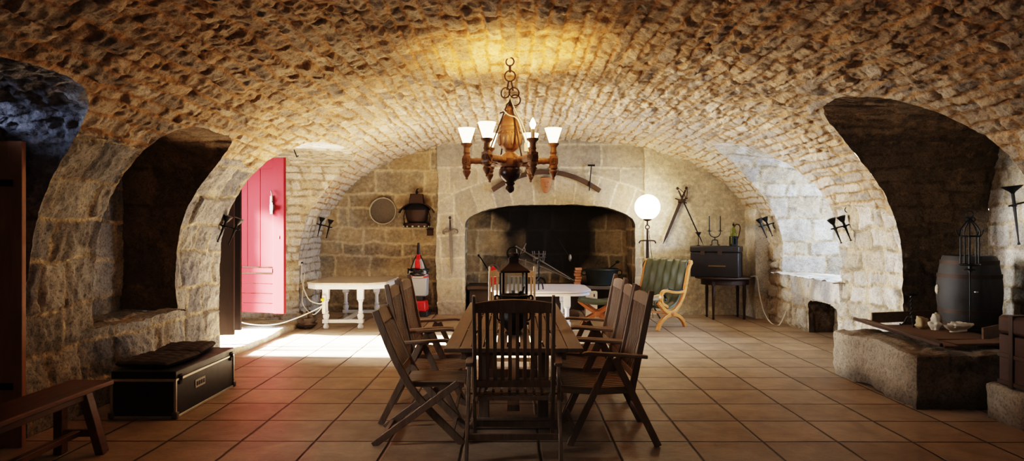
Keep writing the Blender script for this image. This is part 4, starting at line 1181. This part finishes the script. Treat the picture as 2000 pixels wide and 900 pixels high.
b = MB(); b.lathe([(.09, 0), (.10, .02), (.10, .06), (.05, .09), (.06, .2), (.055, .25), (.085, .27), (.05, .33), (.02, .35), (.02, .37)], 16); b.build('lamp_body', M['red_plastic'], rl)
b = MB(); b.ring((0, 0, .28), .12, .004, (0, 1, 0)); b.build('bail', M['steel'], rl)
tg = thing('leaning_poker', 'thin iron poker leaning against the left side of the firebox', 'poker', (-.62, 13.55, HZ))
b = MB(); b.tube([(.33, -.1, 0), (-.02, .3, .52), (-.06, .34, .55)], .012); b.build('shaft', M['iron'], tg)
b = MB(); b.ball((-.06, .34, .56), .022, 8, 6); b.build('knob', M['iron'], tg)
fd = thing('cresset_firedog', 'tall iron firedog with a basket-like top standing on the hearth', 'firedog', (.53, 13.45, HZ))
b = MB(); b.tube([(0, 0, 0), (0, 0, .46)], .018)
b.build('stem', M['iron'], fd)
b = MB(); b.tube(spline([(-.13, -.05, 0), (-.1, 0, .1), (0, 0, .14), (.1, 0, .1), (.13, -.05, 0)], 5), .016); b.tube([(0, 0, .06), (0, .3, .05), (0, .3, 0)], .014); b.build('foot', M['iron'], fd)
b = MB()
for z, r in ((.46, .10), (.54, .125), (.60, .13)): b.ring((0, 0, z), r, .009)
for k in range(8): b.tube([(.10*math.cos(k*PI/4), .10*math.sin(k*PI/4), .46), (.13*math.cos(k*PI/4), .13*math.sin(k*PI/4), .66)], .008)
b.build('basket', plain('grey_worn_iron', (.16, .15, .15), .45, .7), fd)
sp_ = thing('long_rapier', 'bright steel rapier with a looped hilt propped slanting across the fireplace', 'sword', (.20, 13.25, 1.22))
dv = Vector((1.02, .1, -.60)).normalized(); sdv = Vector((0, 1, 0)).cross(dv).normalized()
b = MB(); b.tube([dv*-.02, dv*.16], .010); b.tube([dv*-.13+sdv*.0, dv*0], .013); b.ball(dv*-.14, .022, 8, 6); b.build('hilt', M['steel'], sp_)
b = MB(); b.tube([sdv*-.15, sdv*.15], .009); b.tube(spline([dv*-.13, dv*-.06+sdv*.10, sdv*.10], 6), .008); b.tube(spline([dv*0+sdv*-.07, dv*.06, dv*0+sdv*.07], 6), .007); b.build('guard', M['steel'], sp_)
b = MB(); b.tube([dv*.14, dv*.24, dv*.62, dv*1.18], [.012, .022, .014, .006]); b.build('blade', M['steel'], sp_)
pk = thing('long_poker', 'dull steel poker slanting below the rapier in the fireplace', 'poker', (.14, 13.3, 1.04))
b = MB(); b.tube([(0, 0, 0), (.42, 0, -.14), (1.0, .1, -.40)], .012); b.build('shaft', M['steel'], pk)
b = MB(); b.tube([(.13, 0, .0), (.12, 0, -.12)], .009); b.ball((-.01, 0, 0), .02, 8, 6); b.build('hook', M['steel'], pk)
gt = thing('round_ladle', 'long-handled metal spoon hanging at the back of the firebox', 'spoon', (1.13, 13.55, 1.0))
b = MB(); b.ball((.02, 0, .06), (.035, .02, .075), 10, 8); b.build('bowl', M['steel'], gt)
b = MB(); b.tube([(-.02, 0, .12), (-.2, .1, .42)], .008); b.build('handle', M['iron'], gt)
wb = thing('wooden_box', 'small pale yellow wooden box on the floor in front of the hearth', 'box', (1.47, 12.72, 0))
b = MB(); b.box((0, 0, .235), (.22, .2, .47)); b.build('case', M['teak_pale'], wb, bevel=.006)
b = MB(); b.box((.05, -.102, .40), (.02, .006, .05)); b.box((-.03, -.102, .36), (.12, .004, .004)); b.build('clasp', M['iron'], wb)
sk = thing('small_stone', 'small dark round stone on the floor beyond the low white table', 'stone', (1.10, 12.3, 0))
b = MB(); b.ball((0, 0, .09), (.12, .1, .09), 14, 9); b.build('stone_body', M['hearth'], sk)

# ------------------------------------------------------------------ torches
def torch(name, label, loc, side, offs, tilt=.42, L=.30, cup=.056, face=0):
    t = thing(name, label, 'torch', loc)
    b = MB(); b.tube([(side*-.06, 0, 0), (side*(max(offs)+.06), 0, -.03-.25*max(offs))], .010); b.tube(spline([(side*-.02, 0, .06), (side*0, 0, 0), (side*.03, 0, -.05), (side*-.005, 0, -.12)], 4), .010); b.build('wall_bracket', M['iron'], t)
    for o in offs:
        z0 = -.03-.25*o
        ax = Vector((side*tilt, -face, 1)).normalized(); c0 = Vector((side*o, 0, z0))
        b = MB(); b.tube([c0-ax*L*.68, c0-ax*L*.62, c0, c0+ax*L*.25], [.016, .007, .017, .016], 10)
        q = ax.to_track_quat('Z', 'Y').to_matrix().to_4x4()
        b.add(*(lambda k: (k.v, k.f))(MB(Matrix.Translation(c0+ax*L*.22) @ q).lathe([(.016, 0), (.03, .02), (cup, .075), (cup+.004, .085), (cup*.8, .082), (.01, .05)], 16)))
        b.ring(c0, .022, .007, ax, 12, 5)
        b.build('torch', M['iron'], t)
    return t
torch('wall_torch', 'pair of black iron torches on the right pier between the two right recesses', (4.60, 9.18, 1.71), -1, (.12, .25))
torch('wall_torch', 'pair of black iron torches on the right wall beside the corner pier near the chest', (4.58, 11.9, 1.75), -1, (.12, .22))
torch('wall_torch', 'pair of black iron torches on the left pier beside the dark door leaf', (-3.74, 8.62, 1.70), 1, (.10, .24))
torch('wall_torch', 'pair of black iron torches on the far left wall near the round sieve', (-3.72, 12.75, 1.76), 1, (.14, .30), tilt=.25)
torch('wall_torch', 'large black iron torch at the back of the near right recess', (5.68, 7.42, 1.95), -1, (.22,), tilt=.12, L=.62, cup=.10)
hk = MB(); hk.tube([(4.52+.035*math.cos(a), 9.2, 1.88+.035*math.sin(a)) for a in [R(d) for d in range(120, 370, 20)]], .006); hk.tube([(4.48, 9.2, 1.93), (4.60, 9.2, 1.91)], .006)
tag(hk.build('wall_hook', M['iron']), 'small black iron hook above the torches on the right pier', 'hook')

# ------------------------------------------------------------------ right recess: barrel and things
PZ = .52
ba = thing('wooden_barrel', 'dark grey wooden barrel with iron hoops standing on the stone platform', 'barrel', (5.10, 7.62, PZ))
b = MB(); prof = [(.255, .0), (.262, .02), (.29, .14), (.312, .30), (.318, .40), (.312, .52), (.29, .66), (.262, .78), (.25, .80), (.235, .80), (.235, .775), (.001, .775)]
b.lathe(prof, 28); b.build('staves', M['barrel'], ba, smooth=20)
for z, r in ((.05, .272), (.19, .300), (.58, .305), (.73, .277)):
    b = MB(); b.lathe([(r-.004, z-.022), (r+.006, z-.022), (r+.006, z+.022), (r-.004, z+.022)], 28); b.build('hoop', M['rust'], ba)
for k in range(4):
    MB().box((-.12+.05*k+.03*(k % 2), -.295, .42+.01*(k % 2)), (.03, .03, .012)).build('bright_nail', M['alu'], ba) if k < 2 else None
sm = thing('small_mask', 'small pale carved mask hanging on the left side of the barrel', 'mask', (4.785, 7.68, .86))
b = MB(); b.ball((0, 0, .08), (.024, .024, .055), 12, 9); b.build('face', M['shell'], sm)
b = MB(); b.box((-.010, -.024, .08), (.009, .014, .024)); b.box((-.004, -.021, .052), (.02, .01, .007)); b.build('features', M['ochre'], sm)
lf_ = thing('iron_lantern_stand', 'open iron lantern cage on a thin rod with ring foot before the barrel', 'lantern', (4.83, 7.2, .56))
b = MB(); b.ring((0, 0, .012), .165, .008, (0, 0, 1), 28); b.tube([(-.165, 0, .012), (.165, 0, .012)], .006); b.build('ring_foot', M['iron'], lf_)
b = MB(); b.tube([(0, 0, .01), (0, 0, .68), (0, 0, .98)], .007); b.build('rod', M['iron'], lf_)
b = MB()
for k in range(5):
    a = k*2*PI/5+.3; x, y = .085*math.cos(a), .085*math.sin(a)
    b.tube([(x, y, .68), (x, y, .98)], .008, 6)
    b.tube(spline([(x, y, .96), (x*1.1, y*1.1, 1.02), (x*.8, y*.8, 1.08), (x*.25, y*.25, 1.14), (0, 0, 1.17)], 4), .008, 6)
    b.tube(spline([(x, y, .97), (x*1.3, y*1.3, 1.0), (x*1.5, y*1.5, 1.05)], 3), .007, 6)
b.ring((0, 0, .98), .085, .010); b.ring((0, 0, .68), .085, .012); b.ring((0, 0, .63), .05, .010); b.tube([(0, 0, .60), (0, 0, .70)], .02)
b.build('cage', M['iron'], lf_)
b = MB(); b.ring((0, 0, 1.21), .035, .007, (0, 1, 0)); b.ring((-.035, 0, 1.155), .022, .006, (0, 1, 0)); b.ring((.035, 0, 1.155), .022, .006, (0, 1, 0)); b.build('hanging_ring', M['iron'], lf_)
tc_ = thing('candle_stand', 'small black iron candle stand with flat dish on curled feet, left of the barrel', 'candlestick', (4.40, 7.52, .545))
b = MB(); b.lathe([(.008, .33), (.055, .345), (.068, .36), (.06, .362), (.02, .352)], 16); b.build('dish', M['iron'], tc_)
b = MB()
for k in range(40): pass
b.tube([(.007*math.cos(k*.9), .007*math.sin(k*.9), .07+k*.0066) for k in range(41)], .011, 6); b.build('twisted_stem', M['iron'], tc_)
for k in range(3):
    a = k*2*PI/3+.2
    MB().tube(spline([(0, 0, .10), (.04*math.cos(a), .04*math.sin(a), .10), (.07*math.cos(a), .07*math.sin(a), .04), (.10*math.cos(a), .10*math.sin(a), .008), (.12*math.cos(a), .12*math.sin(a), .018)], 4), .009).build('foot', M['iron'], tc_)
def lump(name, label, cat, loc, r, mat, seed, rz=0):
    b = MB(); b.ball((0, 0, r[2]*.85), r, 20, 13)
    rg = random.Random(seed); vv = []
    for p in b.v:
        n = .22*math.sin(p.x*62+seed)+.2*math.sin(p.y*75+seed*2+p.x*30)+.18*math.sin(p.z*80+seed*3)+.1*math.sin(p.x*150+p.z*120)
        vv.append(Vector((p.x*(1+n), p.y*(1+n), p.z*(1+n*.5))))
    b.v = vv
    return tag(b.build(name, mat, None, smooth=60, loc=loc, rotz=rz), label, cat)
lump('white_pebble', 'smooth egg-shaped white pebble among the shells before the barrel', 'pebble', (4.49, 7.25, .545), (.06, .05, .075), M['shell'], 1)
lump('yellow_stone', 'yellowish pointed stone behind the white pebble before the barrel', 'stone', (4.58, 7.36, .56), (.05, .04, .085), M['ochre'], 2)
lump('conch_shell', 'long pale conch shell lying in front of the barrel', 'shell', (4.64, 7.10, .545), (.14, .06, .055), M['shell'], 5, R(15))
lump('grey_pebble', 'brownish grey pebble left of the white pebble before the barrel', 'pebble', (4.41, 7.33, .545), (.055, .05, .065), M['ochre'], 4)
lump('dark_stone', 'dark grey rough stone on the floor left of the white turned-leg table', 'stone', (-3.36, 11.15, 0), (.16, .13, .14), M['hearth'], 7)
ty = thing('wooden_tray', 'broken shallow wooden tray of old boards lying on the stone platform', 'tray', (0, 0, 0))
b = MB(); b.box((4.40, 7.15, .535), (.74, 1.0, .02)); b.build('bottom_board', M['board'], ty, bevel=.003)
b = MB(); b.bar((4.12, 7.82, .60), (4.95, 7.90, .62), .022, .12, (0, 1, 0)); b.build('back_board', M['board'], ty, bevel=.003)
b = MB(); b.bar((4.55, 6.60, .60), (5.45, 7.10, .64), .022, .12, (-.5, 1, 0)); b.build('side_board', M['board'], ty, bevel=.003)
pl_ = thing('long_plank', 'long rough-edged plank along the front edge of the stone platform', 'plank', (0, 0, 0))
b = MB(); b.bar((4.02, 7.92, .57), (3.92, 6.08, .56), .13, .022, (1, 0, 0)); b.build('board', M['board'], pl_, bevel=.003)
b = MB(); b.bar((3.96, 7.90, .582), (3.84, 6.10, .575), .03, .035, (1, 0, 0)); b.build('bark_edge', M['oak_dark'], pl_, bevel=.008)
lp = thing('loose_board', 'thin loose board lying on the platform under the ring foot of the iron lantern stand', 'board', (4.55, 6.45, .535), R(8))
b = MB(); b.box((0, 0, .012), (.95, .22, .02)); b.build('plank', M['board'], lp, bevel=.003)
ot2 = thing('travel_chest', 'old brown travelling chest with dark straps on the right stone ledge', 'chest', (4.42, 5.22, .33))
b = MB(); b.box((0, 0, .21), (.78, .86, .42)); b.build('body', M['old_trunk'], ot2, bevel=.01)
b = MB(); b.box((0, 0, .50), (.80, .88, .15)); b.build('lid', M['old_trunk'], ot2, bevel=.03)
for y in (-.28, .28):
    b = MB(); b.box((0, y, .29), (.81, .05, .59)); b.build('strap', M['oak_dark'], ot2, bevel=.006)
for z in (.03, .25):
    b = MB(); b.box((0, 0, z), (.80, .88, .035)); b.build('batten', M['oak_dark'], ot2, bevel=.006)
b = MB(); b.box((-.405, 0, .40), (.015, .08, .12)); b.box((-.415, 0, .36), (.02, .03, .07)); b.build('lock', M['iron'], ot2, bevel=.003)

# ------------------------------------------------------------------ left: trunk, cushion, bench
tr = thing('flight_trunk', 'black trunk with aluminium edging and a small white plate, by the left wall', 'trunk', (-3.13, 6.40, 0))
TW, TL, TH = .54, 1.20, .335
b = MB(); b.box((0, 0, TH/2), (TW, TL, TH)); b.build('body', M['trunk'], tr, bevel=.004)
b = MB(); b.box((0, 0, TH+.035), (TW+.01, TL+.01, .07)); b.build('lid', M['trunk'], tr, bevel=.008)
b = MB()
for sx in (-1, 1):
    for sy in (-1, 1): b.box((sx*TW/2, sy*TL/2, TH/2), (.022, .022, TH))
    b.box((sx*TW/2, 0, .012), (.022, TL, .022)); b.box((sx*(TW/2+.003), 0, TH-.008), (.014, TL, .022))
    b.box((0, sx*TL/2, .012), (TW, .022, .022)); b.box((0, sx*(TL/2+.003), TH-.008), (TW, .014, .022))
b.build('edging', M['alu'], tr, bevel=.004)
for y in (-TL/2+.07, TL/2-.07):
    b = MB(); b.box((TW/2+.008, y, TH-.01), (.016, .05, .085)); b.box((TW/2+.02, y, TH), (.014, .025, .04)); b.build('latch', M['rust'], tr, bevel=.004)
for sx in (-1, 1):
    for sy in (-1, 1):
        MB().box((sx*(TW/2), sy*(TL/2), .03), (.05, .05, .06)).build('corner_cap', M['steel'], tr, bevel=.012)
b = MB(); b.box((0, -TL/2-.008, .225), (.14, .012, .05)); b.build('end_handle', M['black_plastic'], tr, bevel=.006)
pt_ = MB().box((TW/2+.004, -.145, .215), (.006, .20, .075)).build('label_plate', plain('white_enamel', (.62, .61, .60), .4, var=.05, bs=0), tr, bevel=.003)
b = MB()
for k in range(4):
    y0 = -.145-.065+.043*k
    for dz, dy, hh, ww in ((.0, -.010, .036, .007), (.0, .010, .036, .007), (.014, 0, .007, .022), (-.003 if k % 2 else .0, 0, .007, .022), (-.014, 0 if k < 3 else .006, .007, .022)):
        b.box((TW/2+.008, y0+dy, .215+dz), (.003, ww, hh))
b.build('plate_marks', M['cord_black'], pt_)
def pad(name, label, loc, hx, hy, hz, mat, rz, seed, nx=30, ny=44, bumpf=None):
    b = MB(); vs = []; fs = []
    for sgn in (1, -1):
        for i in range(nx):
            for j in range(ny):
                x = -1+2*i/(nx-1); y = -1+2*j/(ny-1)
                e = (max(0, 1-abs(x)**6)*max(0, 1-abs(y)**8))**.35
                tf = abs(math.sin(x*PI*1.5))**.6*abs(math.sin((y+.08*x)*PI*2.5))**.6
                z = hz+sgn*hz*e*(.55+.45*tf if sgn > 0 else .9)
                if sgn > 0 and bumpf: z += bumpf(x, y)*e
                q = 1+.03*math.sin(seed+9*y)*(1-abs(x))
                vs.append((x*hx*q, y*hy*(1+.03*math.sin(seed+7*x)), z))
    o = nx*ny
    for i in range(nx-1):
        for j in range(ny-1):
            a = i*ny+j; fs += [(a, a+ny, a+ny+1, a+1), (o+a, o+a+1, o+a+ny+1, o+a+ny)]
    for i in range(nx-1):
        for j in (0, ny-1): a = i*ny+j; fs.append((a, a+ny, o+a+ny, o+a))
    for j in range(ny-1):
        for i in (0, nx-1): a = i*ny+j; fs.append((a, a+1, o+a+1, o+a))
    b.add(vs, fs)
    return tag(b.build(name, mat, None, smooth=70, loc=loc, rotz=rz), label, 'cushion')
pad('tufted_cushion', 'dark grey tufted seat cushion at the near end of the black trunk lid', (-3.17, 6.14, TH+.071), .235, .27, .042, M['cushion'], R(-4), 1)
pad('tufted_cushion', 'dark grey tufted seat cushion at the far end of the black trunk lid', (-3.20, 6.70, TH+.071), .215, .26, .042, M['cushion'], R(9), 3)
be = thing('wooden_bench', 'long narrow red-brown wooden bench along the left wall at the edge of the view', 'bench', (-3.09, 4.20, 0))
b = MB(); b.box((0, 0, .485), (.32, 1.66, .035)); b.build('seat_plank', M['bench'], be, bevel=.008)
for s in (-1, 1):
    b = MB(); b.box((s*.09, 0, .44), (.025, 1.35, .06)); b.build('apron', M['bench'], be, bevel=.004)
for sy in (-1, 1):
    for sx in (-1, 1):
        MB().bar((sx*.085, sy*.60, .47), (sx*.15, sy*.70, 0), .06, .075, (1, 0, 0)).build('leg', M['bench'], be, bevel=.006)
    MB().bar((-.12, sy*.665, .16), (.12, sy*.665, .16), .035, .05, (0, 1, 0)).build('end_stretcher', M['bench'], be, bevel=.004)
MB().box((0, 0, .16), (.05, 1.33, .04)).build('long_stretcher', M['bench'], be, bevel=.004)

# ------------------------------------------------------------------ doors
d1 = thing('door_1', 'open red painted plank door catching the sunlight on the left', 'door', (-4.55, 10.76, .33), math.atan2(-.34, 1.09)); d1['kind'] = 'structure'
DW, DH = 1.14, 2.38
zm = .69
for k in range(4):
    x0 = .0+k*(DW-.20)/4
    MB().box((x0+(DW-.20)/8, 0, (zm+DH-.16)/2+.02), ((DW-.20)/4-.006, .035, DH-.16-zm)).build('vertical_board', M['red_door'], d1, bevel=.004)
for k in range(4):
    MB().box(((DW-.14)/2, -.004, .075+k*.15+.0), (DW-.14, .035, .144)).build('horizontal_board', M['red_door'], d1, bevel=.004)
MB().box((DW-.10, -.006, DH/2), (.20, .055, DH)).build('stile', M['red_door'], d1, bevel=.004)
MB().box(((DW-.2)/2, -.006, DH-.08), (DW-.2, .05, .16)).build('top_rail', M['red_door'], d1, bevel=.004)
MB().box(((DW-.2)/2, -.010, zm-.035), (DW-.2, .055, .07)).build('middle_rail', M['red_door'], d1, bevel=.006)
b = MB(); b.box((DW-.21, -.045, 1.66), (.05, .02, .28)); b.box((DW-.18, -.07, 1.62), (.06, .05, .09)); b.tube([(DW-.20, -.06, 1.70), (DW-.17, -.09, 1.80), (DW-.21, -.06, 1.88)], .010); b.build('latch', M['steel'], d1, bevel=.004)
b = MB(); b.box((DW-.09, -.035, 1.17), (.022, .006, .045)); b.build('keyhole', M['iron'], d1)
d2 = thing('door_2', 'nearly black folding wooden door leaf standing open before the red door', 'door', (-4.62, 9.15, .20), R(1)); d2['kind'] = 'structure'
MB().box((.445, 0, 1.12), (.89, .055, 2.24)).build('leaf', M['black_door'], d2, bevel=.004)
MB().box((.44, .30, 1.13), (.86, .05, 2.22)).build('second_leaf', M['black_door'], d2, bevel=.004)
b = MB(); b.box((.45, .15, 2.0), (.05, .26, .03)); b.box((.45, .15, .3), (.05, .26, .03)); b.build('hinge_strap', M['iron'], d2)
d3 = thing('door_3', 'dark brown plank door in the left doorway at the edge of the view', 'door', (-4.09, 5.06, .0), R(0)); d3['kind'] = 'structure'
for k in range(3):
    MB().box((.19*k-.19*0, 0, 1.13), (.186, .045, 2.26)).build('plank', M['brown_door'], d3, bevel=.004)
b = MB(); b.box((.16, -.03, 1.95), (.5, .012, .05)); b.box((.16, -.03, .45), (.5, .012, .05)); b.build('hinge_strap', M['iron'], d3)

# ------------------------------------------------------------------ cables
pw = thing('power_strip', 'white power strip with a yellow plug hanging on the leg of the white ornate table', 'power strip', (-3.03, 11.0, .36))
b = MB(); b.box((0, 0, .05), (.055, .045, .30)); b.build('strip', M['cord_white'], pw, bevel=.008)
b = MB(); b.ball((-.01, -.04, .13), (.03, .03, .028), 10, 7); b.build('yellow_plug', plain('yellow_plastic', (.75, .60, .03), .4, bs=0), pw)
def cable(label, pts, r=.009, mat='cord_white'):
    b = MB(); b.tube(spline(pts, 8), r, 6)
    return tag(b.build('cable', M[mat]), label, 'cable')
cable('white cable dropping from the wall socket to the power strip on the white table', [(-3.66, 11.9, 1.02), (-3.62, 11.75, .98), (-3.50, 11.4, .72), (-3.32, 11.15, .48), (-3.12, 11.02, .42), (-3.03, 10.97, .45)])
cable('long white cable running left from the white table along the foot of the red door', [(-3.03, 10.96, .40), (-3.15, 10.9, .33), (-3.4, 10.7, .22), (-3.7, 10.6, .14), (-4.1, 10.55, .16), (-4.4, 10.5, .30)])
cable('white cable looping low beneath the white table edge', [(-3.60, 11.85, .86), (-3.55, 11.6, .60), (-3.46, 11.3, .38), (-3.25, 11.1, .24), (-3.12, 11.0, .30), (-3.04, 10.97, .40)], .007)
cable('pale cable hanging from the dark side table to the floor by the corner pier', [(4.30, 12.3, .77), (4.38, 12.2, .76), (4.40, 12.15, .5), (4.42, 12.0, .2), (4.45, 11.75, .02), (4.50, 11.5, .012), (4.60, 11.45, .25), (4.66, 11.5, .36)], .010)
so = thing('wall_socket', 'small double socket on the wall above the white table cables', 'socket', (-3.70, 11.95, 1.03))
b = MB(); b.box((0, 0, 0), (.04, .14, .08)); b.build('plate', M['cord_white'], so, bevel=.006)
b = MB(); b.box((.022, -.03, 0), (.02, .04, .04)); b.box((.022, .03, 0), (.02, .04, .04)); b.build('outlet', M['black_plastic'], so, bevel=.004)
hk2 = MB(); hk2.tube([(-2.86, 8.95, 2.66), (-2.82, 8.95, 2.56), (-2.80, 8.95, 2.58)], .008)
tag(hk2.build('ceiling_hook', M['iron']), 'small iron hook in the vault above the red door arch', 'hook')

# ------------------------------------------------------------------ light
def area(name, loc, target, sx, sy, power, col, spread=180):
    l = bpy.data.lights.new(name, 'AREA'); l.shape = 'RECTANGLE'; l.size = sx; l.size_y = sy; l.energy = power; l.color = col
    l.spread = R(spread)
    o = bpy.data.objects.new(name, l); C.objects.link(o); o.location = loc
    o.rotation_euler = (Vector(target)-Vector(loc)).to_track_quat('-Z', 'Y').to_euler()
    return o
sun = bpy.data.lights.new('sun', 'SUN'); sun.energy = 200; sun.angle = R(6); sun.color = (1, .95, .86)
so_ = bpy.data.objects.new('sun', sun); C.objects.link(so_)
so_.rotation_euler = Vector((1, -.03, -.47)).to_track_quat('-Z', 'Y').to_euler()
area('door_daylight', (-7.6, 10.5, 2.0), (-4, 9.9, 1.2), 3.4, 3.4, 2900, (.93, .96, 1.0))
area('window_daylight', (6.4, 10.1, 1.9), (4.0, 10.6, 1.6), 1.0, 1.1, 210, (.58, .74, 1.0))
area('left_window_daylight', (-4.35, 4.48, 2.52), (-4.25, 5.3, 2.5), .7, .16, 7, (.72, .80, 1.0))
area('left_fill', (-3.7, 4.45, 1.9), (2.4, 6.3, .9), .5, 1.0, 9, (.96, .97, 1.0), 75)  # added soft fill from the left recess, brightens chairs and right piers
area('right_fill', (5.55, 6.35, 1.8), (0, 6.9, 1.6), 0.9, 1.2, 3, (.86, .92, 1.0), 130)  # added neutral fill inside the right recess, aimed at the left piers
for k in range(6):
    l = bpy.data.lights.new('shade_light', 'SPOT'); l.energy = 20; l.color = (1, .53, .17); l.spot_size = R(118); l.spot_blend = .9; l.shadow_soft_size = .05
    o = bpy.data.objects.new('shade_light', l); C.objects.link(o); a = k*PI/3
    o.location = (-.02+RA*math.cos(a), 6.7+RA*math.sin(a), 2.25+.03+.345); o.rotation_euler = (PI, 0, 0)
l = bpy.data.lights.new('recess_fill_spot', 'SPOT'); l.energy = 70; l.color = (.90, .94, 1); l.spot_size = R(34); l.spot_blend = .7; l.shadow_soft_size = .15  # added spot that brightens the back of the near right recess
o = bpy.data.objects.new('recess_fill_spot', l); C.objects.link(o); o.location = (4.95, 6.1, 2.2)
o.rotation_euler = (Vector((5.72, 7.55, 1.55))-o.location).to_track_quat('-Z', 'Y').to_euler()
area('room_fill', (.4, -2.6, 2.2), (.4, 6, 1.2), 4.0, 1.4, 6, (1.0, .93, .85))  # added weak fill behind the camera, no opening in the end wall
W = bpy.data.worlds.new('world'); bpy.context.scene.world = W; W.use_nodes = True
W.node_tree.nodes['Background'].inputs[0].default_value = (.75, .85, 1, 1); W.node_tree.nodes['Background'].inputs[1].default_value = .25
sc = bpy.context.scene
sc.view_settings.view_transform = 'Filmic'
sc.view_settings.look = 'High Contrast'
sc.view_settings.exposure = 0.5
sc.cycles.adaptive_threshold = .02
sc.cycles.max_bounces = 6; sc.cycles.diffuse_bounces = 4; sc.cycles.glossy_bounces = 3; sc.cycles.transmission_bounces = 6
sc.cycles.caustics_reflective = False; sc.cycles.caustics_refractive = False
sc.cycles.sample_clamp_indirect = 6
